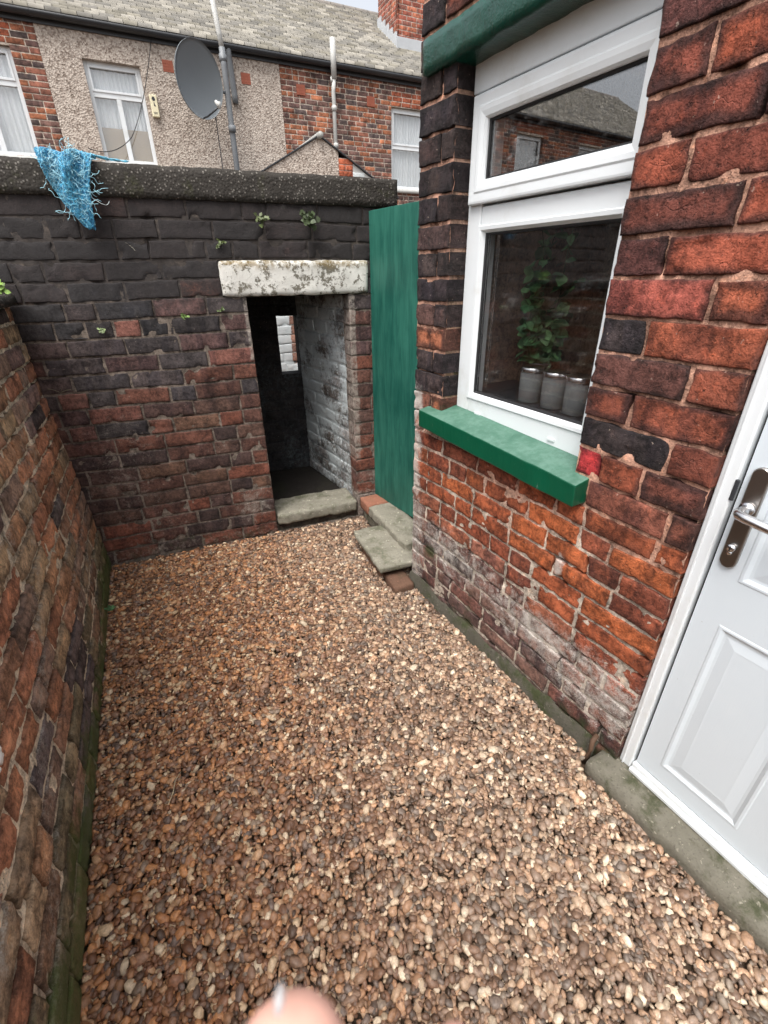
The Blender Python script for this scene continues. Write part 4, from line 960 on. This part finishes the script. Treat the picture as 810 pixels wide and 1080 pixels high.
gb.fill(0, .24, 1.6, gz_ - .155 - .15 * slope, lambda s, z, rg: ((.36, .10, .05), 0), edge_skirt=.1, mixf=0); gb.mortar(0, .24, 0, gz_ - .155 - .15 * slope, (), .1, 1.9, 0); gb.build('brick_pier', M['far_brick'], gt)
gw = Brickwork(Fr(FF.w(gp + .541, GD, 0)[:2], FF.u), .0765, .228, .010, .5, .006, .001, 0, mcol=(.62, .62, .60), seed=78, warp=0, mort_amp=.001)
gw.stain = lambda a, z: np.stack([0 * a, .8 + .3 * fb2(a, z, 6, 3), 0 * a], 1)
for i in range(16):
    z0 = 1.6 + i * .0765; wl = min(hw - .545, max(0, (gz_ - z0 - .0765) / slope - .545))
    if wl > .05: gw.fill(0, wl, z0, z0 + .0765, lambda s, z, rg: ((.5, .48, .45), 0), edge_skirt=.1); 
gable(gp + .545, gp + hw, GD + .009, -.02, M['white_pipe'], 'gable_render')
gw.build('whitewashed_brickwork', M['white_brick'], gt)
for sgn in (-1, 1):
    bm = bmesh.new(); t0, t1 = (gp - hw - .12, gp) if sgn < 0 else (gp, gp + hw + .12)
    bbox(bm, t0, t1, GD - .022, -.02, 0, .022, .003)
    for v in bm.verts: v.co.z += gz_ + .005 - abs(v.co.x - gp) * slope
    bm_obj('roof', bm, FF, M['dark_plastic'], gt)
mm = Mesh(); v, f = tube_np([FF.w(gp, GD - .08, gz_ + .01), FF.w(gp, -.02, gz_ + .01)], .045, 10); mm.add(v, f, (.3, .3, .28)); mm.build('ridge', M['slate'], gt, True)

# satellite dish on the drainpipe
dc = FF.w(2.50, -.55, 4.105); dish = thing('satellite_dish', tuple(dc), 'large dark grey satellite dish fixed to the drainpipe of the pebbledashed house', 'satellite dish')
nrm = Vector((.56, -.82, -.10)).normalized(); upv = Vector((0, 0, 1)); upv = (upv - nrm * upv.dot(nrm)).normalized(); rt = upv.cross(nrm)
bm = bmesh.new(); NR, NA = 10, 48; RW_, RH_ = .44, .475
def dpt(r, a, off=0.): return Vector(dc) + rt * (RW_ * r * math.cos(a)) + upv * (RH_ * r * math.sin(a)) + nrm * (.09 * (r * r - 1) + off)
def dish_shell(offs):
    g = [[bm.verts.new(dpt(r / NR, 2 * math.pi * k / NA, offs)) for k in range(NA)] for r in range(1, NR + 1)]; c = bm.verts.new(dpt(0, 0, offs))
    for k in range(NA):
        bm.faces.new((c, g[0][k], g[0][(k + 1) % NA]))
        for r in range(NR - 1): bm.faces.new((g[r][k], g[r + 1][k], g[r + 1][(k + 1) % NA], g[r][(k + 1) % NA]))
    return g
A = dish_shell(0)[-1]; B = dish_shell(-.02)[-1]
for k in range(NA): bm.faces.new((A[k], A[(k + 1) % NA], B[(k + 1) % NA], B[k]))
bm_obj('reflector', bm, WORLD, M['dish_grey'], dish, True)
low = Vector(dpt(.98, -math.pi / 2)); lnb = low + nrm * .40 + upv * .13
mm = Mesh(); v, f = tube_np([low - nrm * .02, low + nrm * .1 + upv * .02, lnb], .013, 8); mm.add(v, f); mm.build('arm', M['dark_plastic'], dish, True, attrs=False)
mm = Mesh(); v, f = tube_np([lnb, lnb + (Vector(dc) - lnb).normalized() * .10], [.032, .026], 12); mm.add(v, f); v, f = tube_np([lnb - upv * .03, lnb + upv * .06], .02, 8); mm.add(v, f); mm.build('receiver', M['white_pipe'], dish, True, attrs=False)
mm = Mesh(); v, f = tube_np([Vector(dc) - nrm * .10, Vector(dc) - nrm * .2 + upv * -.02, Vector(FF.w(2.957, -.28, 4.06))], .025, 8); mm.add(v, f); mm.build('bracket', M['grey_pvc'], dish, True, attrs=False)

# alarm box beside the window
al = thing('alarm_box', tuple(FF.w(1.80, -.03, 3.83)), 'small cream alarm box with dark marks on the pebbledash beside the window', 'alarm box')
bm = bmesh.new(); bbox(bm, 1.745, 1.855, -.075, -.013, 3.69, 3.975, .012); bm_obj('casing', bm, FF, M['cream'], al)
bm = bmesh.new(); c_ = [bm.verts.new((1.80 + .026 * math.cos(k), -.0775, 3.92 + .03 * math.sin(k))) for k in np.linspace(0, 2 * math.pi, 6, endpoint=False)]; bm.faces.new(c_)
r_ = bmesh.ops.extrude_face_region(bm, geom=bm.faces[:]); 
for e in r_['geom']:
    if isinstance(e, bmesh.types.BMVert): e.co.y += .006
bm_obj('emblem', bm, FF, M['dark_plastic'], al)
bm = bmesh.new(); bm.faces.new([bm.verts.new((a, -.0776, z)) for a, z in ((1.793, 3.835), (1.803, 3.825), (1.815, 3.825), (1.815, 3.845), (1.806, 3.85), (1.806, 3.875), (1.793, 3.875))]); bm_obj('symbol', bm, FF, M['dark_plastic'], al)
for k in range(2): box('text_line', FF, 1.772, 1.828, -.077, -.07, 3.745 - k * .016, 3.751 - k * .016, M['dark_plastic'], al, 0)
# loose cables
mm = Mesh(); 
def sag(a, b, s, n=14): a, b = np.array(a), np.array(b); t = np.linspace(0, 1, n)[:, None]; return a + (b - a) * t - np.array([0, 0, s]) * (4 * t * (1 - t))
v, f = tube_np(sag(FF.w(1.95, -.05, 4.7), FF.w(1.35, -.3, 3.35), .12), .006, 5); mm.add(v, f); v, f = tube_np(sag(FF.w(1.35, -.3, 3.35), FF.w(.70, -1.2, 3.0), .10), .006, 5); mm.add(v, f)
tag(mm.build('cable', M['gasket'], None, True, attrs=False), 'thin black cable hanging loose across the window of the pebbledashed house', 'cable')

# ------------------------------------------------------------------ blue netting on the wall
rg = random.Random(5); mm = Mesh()
def net_front(u, v):   # u in -1..1 across, v 0..1 down the front; tapering clump
    wdt = .078 * (1 - v) ** .8 + .010; cx = -.290 + .03 * v - .018 * math.sin(v * 3); return cx + u * wdt
def net_pt(u, v, puff):      # v < 0 lies on top of the coping, v > 0 hangs down its face
    fold = .5 + .5 * math.sin(u * 4.2 + 1.7 * math.sin(v * 3.1 + u) + v * 2.2)
    x = net_front(max(-1.15, min(1.15, u)), max(0, v))
    if v < 0: return (x, 2.455 - v * .16, 1.792 + .014 * fold + puff * .8)
    k = min(1, v * 6); return (x, 2.455 - k * .022 - (.006 + .026 * fold * (1 - .6 * v)) - puff, 1.796 + .012 * fold * (1 - k) - .245 * v)
for i in range(900):
    hang = rg.random() < .35
    u, v = rg.uniform(-1, 1), rg.uniform(-.6, .55) if not hang else rg.uniform(-.1, .6)
    h = rg.uniform(0, 6.28) if not hang else rg.gauss(1.57, .35); puff = rg.uniform(0, .012); pts = []; n = rg.randint(14, 30)
    for k in range(n):
        h += rg.gauss(0, .42) + (.16 * math.cos(h) if hang else 0)
        u += math.cos(h) * .075 / max(.3, (1 - max(0, v)) ** .8); v += math.sin(h) * .030
        if abs(u) > 1.05: u = math.copysign(1.05, u); h = math.pi - h
        if v < -.75: v = -.75; h = -h
        if v > 1.: break
        p = net_pt(u, v, puff); pts.append((p[0] + rg.gauss(0, .0012), p[1] + rg.gauss(0, .0012), p[2] + rg.gauss(0, .0012)))
    if len(pts) < 5: continue
    c = np.array(rg.choice([(.075, .34, .52), (.05, .26, .44), (.12, .44, .62), (.20, .50, .64), (.34, .60, .70), (.03, .17, .34), (.06, .28, .45)])) * rg.uniform(.8, 1.2)
    v_, f_ = tube_np(pts, rg.uniform(.0006, .0012), 4); mm.add(v_, f_, c)
for i in range(110):  # curly ends
    x, z, y = rg.uniform(-.36, -.22), rg.uniform(1.60, 1.80), 2.41; a = rg.uniform(0, 6.3); pts = []
    if abs(x + .285) > .08 * (1 - (1.785 - z) / .235) + .02: continue
    for k in range(10): a += rg.gauss(0, .6); x += .0065 * math.cos(a); z += .0065 * math.sin(a); y += rg.gauss(0, .002); pts.append((x, y, z))
    v, f = tube_np(pts, .0009, 4); mm.add(v, f, (.35, .62, .72))
for i in range(10):
    x0 = -.215 + rg.uniform(-.01, .01); pts = [(x0 + k * .013, 2.46 + .004 * k + rg.gauss(0, .002), 1.792 + .012 * math.exp(-k * .3) + rg.gauss(0, .002)) for k in range(11)]
    v, f = tube_np(pts, .0013, 4); mm.add(v, f, (.15, .45, .60))
pts = [(-.245, 2.43, 1.665), (-.23, 2.415, 1.655), (-.205, 2.41, 1.638), (-.19, 2.41, 1.634), (-.180, 2.41, 1.64), (-.176, 2.41, 1.648)]; v, f = tube_np(pts, .0011, 4); mm.add(v, f, (.45, .5, .5))
tag(mm.build('netting', M['netting'], None, True), 'tangled clump of frayed blue netting draped over the top of the sooty wall', 'netting')

# ------------------------------------------------------------------ window sill things
def lathe(prof, c, k=28):
    P = np.array(prof, float); th = np.arange(k) * 2 * np.pi / k
    v = np.stack([c[0] + P[:, 0:1] * np.cos(th), c[1] + P[:, 0:1] * np.sin(th), c[2] + np.repeat(P[:, 1:2], k, 1)], -1).reshape(-1, 3)
    i = np.arange(len(P) - 1)[:, None] * k + np.arange(k); j = np.arange(len(P) - 1)[:, None] * k + (np.arange(k) + 1) % k
    return v, np.stack([i, j, j + k, i + k], -1).reshape(-1, 4)
jar_m = paint('grey_canister', (.20, .21, .21), .22, .06, 3, .02, .5)
for s_, lab in ((.405, 'grey canister with a silver lid behind the window, leftmost and under the trailing leaves'), (.508, 'grey canister with a silver lid behind the window, between two others'), (.602, 'grey canister with a silver lid behind the window, next to the right brick pier')):
    c = HF.w(s_, .20, .977); k = thing('canister', tuple(c), lab, 'canister', 'grey canisters on the window board')
    mm = Mesh(); mm.add(*lathe([(0, 0), (.036, 0), (.040, .003), (.041, .07), (.0405, .10)], c)); mm.build('body', jar_m, k, True, attrs=False)
    mm = Mesh(); mm.add(*lathe([(.0405, .10), (.0425, .1005), (.043, .104), (.043, .114), (.041, .118), (.036, .119), (.034, .117), (0, .117)], c)); mm.build('lid', M['metal'], k, True, attrs=False)
def leaf(mm, p, d, n, size, col, rg, lobes=True):
    d = Vector(d).normalized(); n = Vector(n); n = (n - d * n.dot(d)).normalized(); r = d.cross(n)
    pr = [(0, 0, 0), (.18, .34, .03), (.5, .42, .05), (.75, .25, .02), (1, 0, -.06), (.75, -.25, .02), (.5, -.42, .05), (.18, -.34, .03)]
    P = [np.array(Vector(p) + (d * a + r * b + n * c) * size) for a, b, c in pr] + [np.array(Vector(p) + d * size * .45 - n * size * .03)]
    mm.add(P, np.array([[8, i, (i + 1) % 8] for i in range(8)]), col)
# potted ivy
rg = random.Random(8); pc = HF.w(.33, .30, .977)
ivy = thing('ivy_plant', tuple(pc), 'dark green leafy ivy in a black pot behind the lower window pane', 'plant')
mm = Mesh(); mm.add(*lathe([(0, 0), (.04, 0), (.052, .10), (.055, .10), (.055, .115), (.048, .115), (.045, .10), (0, .10)], pc)); mm.build('pot', M['dark_plastic'], ivy, True, attrs=False)
ml = Mesh(); ms = Mesh()
for i in range(9):
    a = rg.uniform(0, 6.28); top = rg.uniform(.15, .52); n = 14; pts = []
    for k in range(n):
        t = k / (n - 1); pts.append(np.array(pc) + [(.085 * t) * math.cos(a) + .022 * math.sin(t * 7 + a), .05 * t * math.sin(a) - .015 * math.cos(t * 6 + i), .09 + top * t])
    v, f = tube_np(pts, .0016, 5); ms.add(v, f, (.04, .06, .02))
    for k in range(2, n):
        for _ in range(2):
            d = Vector((rg.gauss(0, 1), rg.gauss(0, 1), rg.gauss(-.4, .5))); leaf(ml, pts[k], d, (rg.gauss(-.6, .5), rg.gauss(-.2, .5), 1), rg.uniform(.034, .058), np.array(rg.choice([(.035, .10, .04), (.05, .13, .05), (.025, .07, .03), (.09, .18, .07)])), rg)
ml.build('leaves', M['leaf'], ivy, False); ms.build('stem', M['leaf'], ivy, True)

# ------------------------------------------------------------------ little weeds in the wall joints
def weed(p, size, n, col, label, out, seed, name='weed', dry=False):
    rg = random.Random(seed); root = thing(name, p, label, 'weed', 'weeds growing from the walls'); ms = Mesh(); ml = Mesh(); p = Vector(p); out = Vector(out)
    for i in range(n):
        d = (out * rg.uniform(.4, 1) + Vector((rg.gauss(0, .6), rg.gauss(0, .35), rg.gauss(.5, .45)))).normalized(); L = size * rg.uniform(.5, 1); pts = [p + d * L * t + Vector((0, 0, -.25 * L * t * t)) for t in np.linspace(0, 1, 6)]
        v, f = tube_np([np.array(x) for x in pts], .0009, 4); ms.add(v, f, np.array(col) * .7)
        if not dry:
            for t in (2, 3, 4, 5):
                leaf(ml, pts[t], (rg.gauss(0, 1), rg.gauss(-.3, .6), rg.gauss(.2, .8)), (rg.gauss(0, .5), -1, .6), size * rg.uniform(.22, .42), np.array(col) * rg.uniform(.7, 1.4), rg)
    ms.build('stem', M['leaf'], root, True)
    if not dry: ml.build('leaves', M['leaf'], root)
G = (.10, .17, .03)
weed((-.655, 2.42, 1.333), .065, 12, (.16, .26, .05), 'bright green weed on the end of the left wall coping', (0, -.4, .6), 1)
weed((.62, 2.46, 1.585), .075, 16, (.05, .07, .03), 'dark tufted weed high on the sooty wall above the white lintel', (0, -1, .3), 2)
weed((.42, 2.463, 1.60), .05, 9, (.07, .09, .03), 'tiny weed high on the sooty wall left of the dark tuft', (0, -1, 0), 3)
weed((.42-.19, 2.473, 1.505), .03, 6, (.08, .11, .03), 'tiny weed just above the left end of the white lintel', (0, -1, 0), 4)
weed((.01, 2.473, 1.215), .032, 5, (.12, .19, .05), 'small weed halfway up the sooty wall left of the doorway', (0, -1, -.2), 5)
weed((-.33, 2.473, 1.17), .03, 6, (.20, .26, .12), 'small pale weed on the sooty wall near the left boundary wall', (0, -1, 0), 6)
weed((.18, 2.473, 1.235), .03, 5, (.10, .14, .05), 'small weed on the sooty wall beside the doorway top', (0, -1, 0), 7)
weed((-.555, 2.02, .02), .04, 5, (.10, .22, .09), 'feathery green weed at the gravel edge of the left wall', (.8, -.2, .3), 9)
weed((-.555, 2.44, .93), .07, 4, (.25, .22, .13), 'dry grassy tuft in the corner of the two walls', (.3, -.8, -.2), 10, dry=True)
weed((-.145, 2.47, 1.50), .055, 2, (.42, .40, .32), 'two pale dry stalks poking from the upper sooty wall', (.2, -1, .1), 12, dry=True)

# ------------------------------------------------------------------ fingertips of the photographer's hand
def hand():
    root = thing('person', (-.02, .0, 1.08), 'blurred pink thumb tip of a hand at the bottom edge above the gravel', 'person')
    up = cU.copy(); rt_ = cR.copy(); fw = cF.copy()
    tipL = Vector((0, 0, CAM_H)) + (cF * 1 + cR * ((304 - 405) / 483.9) + cU * ((540 - 1030) / 483.9)) * .100
    def P(a, b, c): return tipL + rt_ * a + up * b + fw * c      # a right, b along the thumb, c away from the lens
    chains = {  # tip..knuckle points and radii
        'thumb': ([(.0, -.0095, 0), (.0005, -.023, .001), (.002, -.040, .003), (.004, -.062, .002), (.012, -.098, -.004)], [.0118, .0150, .0142, .0130, .0150]),
        'index': ([(.040, -.040, .026), (.041, -.060, .022), (.040, -.086, .012), (.036, -.118, .0)], [.0072, .0082, .0088, .0098]),
        'middle': ([(.059, -.046, .028), (.060, -.066, .024), (.058, -.094, .014), (.054, -.124, .002)], [.0072, .0084, .009, .010]),
        'ring': ([(.077, -.060, .028), (.077, -.078, .024), (.075, -.102, .014), (.070, -.130, .002)], [.0068, .0078, .0084, .0094]),
        'little': ([(.094, -.082, .026), (.093, -.096, .022), (.090, -.114, .014), (.085, -.138, .002)], [.0058, .0068, .0074, .0084])}
    vs = []; es = []; rad = []
    def add(p, r): vs.append(P(*p)); rad.append(r); return len(vs) - 1
    wrist = add((.050, -.215, -.008), .024); palm = add((.056, -.170, -.003), .024); arm1 = add((.044, -.27, -.016), .026); arm2 = add((.036, -.36, -.034), .034)
    es += [(wrist, palm), (wrist, arm1), (arm1, arm2)]
    for nm, (pts, rr) in chains.items():
        ids = [add(p, r) for p, r in zip(pts, rr)]; es += list(zip(ids[:-1], ids[1:])); es.append((ids[-1], wrist if nm == 'thumb' else palm))
    me = bpy.data.meshes.new('body'); b = Vector(BASE[root.name]); me.from_pydata([v - b for v in vs], es, [])
    o = link('body', me, M['skin'], root); sk = o.modifiers.new('skin', 'SKIN'); sv = me.skin_vertices[0].data
    for i, r in enumerate(rad): sv[i].radius = (r, r); sv[i].use_root = i == 0
    s2 = o.modifiers.new('sub', 'SUBSURF'); s2.levels = 2; s2.render_levels = 2; sk.use_smooth_shade = True
    mm = Mesh()
    ctr = P(-.0012, -.0012, -.0036); tt = (up * .7 + fw * .7); nn = (up * .7 - fw * .7); th = np.linspace(0, 2 * math.pi, 14, endpoint=False)
    pts = [np.array(ctr)] + [np.array(ctr + rt_ * (.0011 * r * math.cos(t)) + tt * (.0026 * r * math.sin(t)) + nn * (.0012 * (1 - r * r) - .0006)) for r in (.5, 1.) for t in th]
    mm.add(pts, [np.array([[0, 1 + k, 1 + (k + 1) % 14] for k in range(14)]), np.array([[1 + k, 15 + k, 15 + (k + 1) % 14, 1 + (k + 1) % 14] for k in range(14)])])
    mm.build('nail', paint('fingernail', (.30, .29, .29), .2, .05, 5, .01, .5), root, True, attrs=False)
    # cuff
    mm = Mesh(); q = [P(.044, -.28, -.018), P(.040, -.33, -.026), P(.030, -.43, -.05), P(.02, -.53, -.095)]; v, f = tube_np([np.array(x) for x in q], [.038, .041, .047, .052], 20); mm.add(v, f)
    mm.build('sleeve', paint('dark_sleeve', (.03, .035, .05), .9, .3, 40, .3, .1), root, True, attrs=False)
hand()
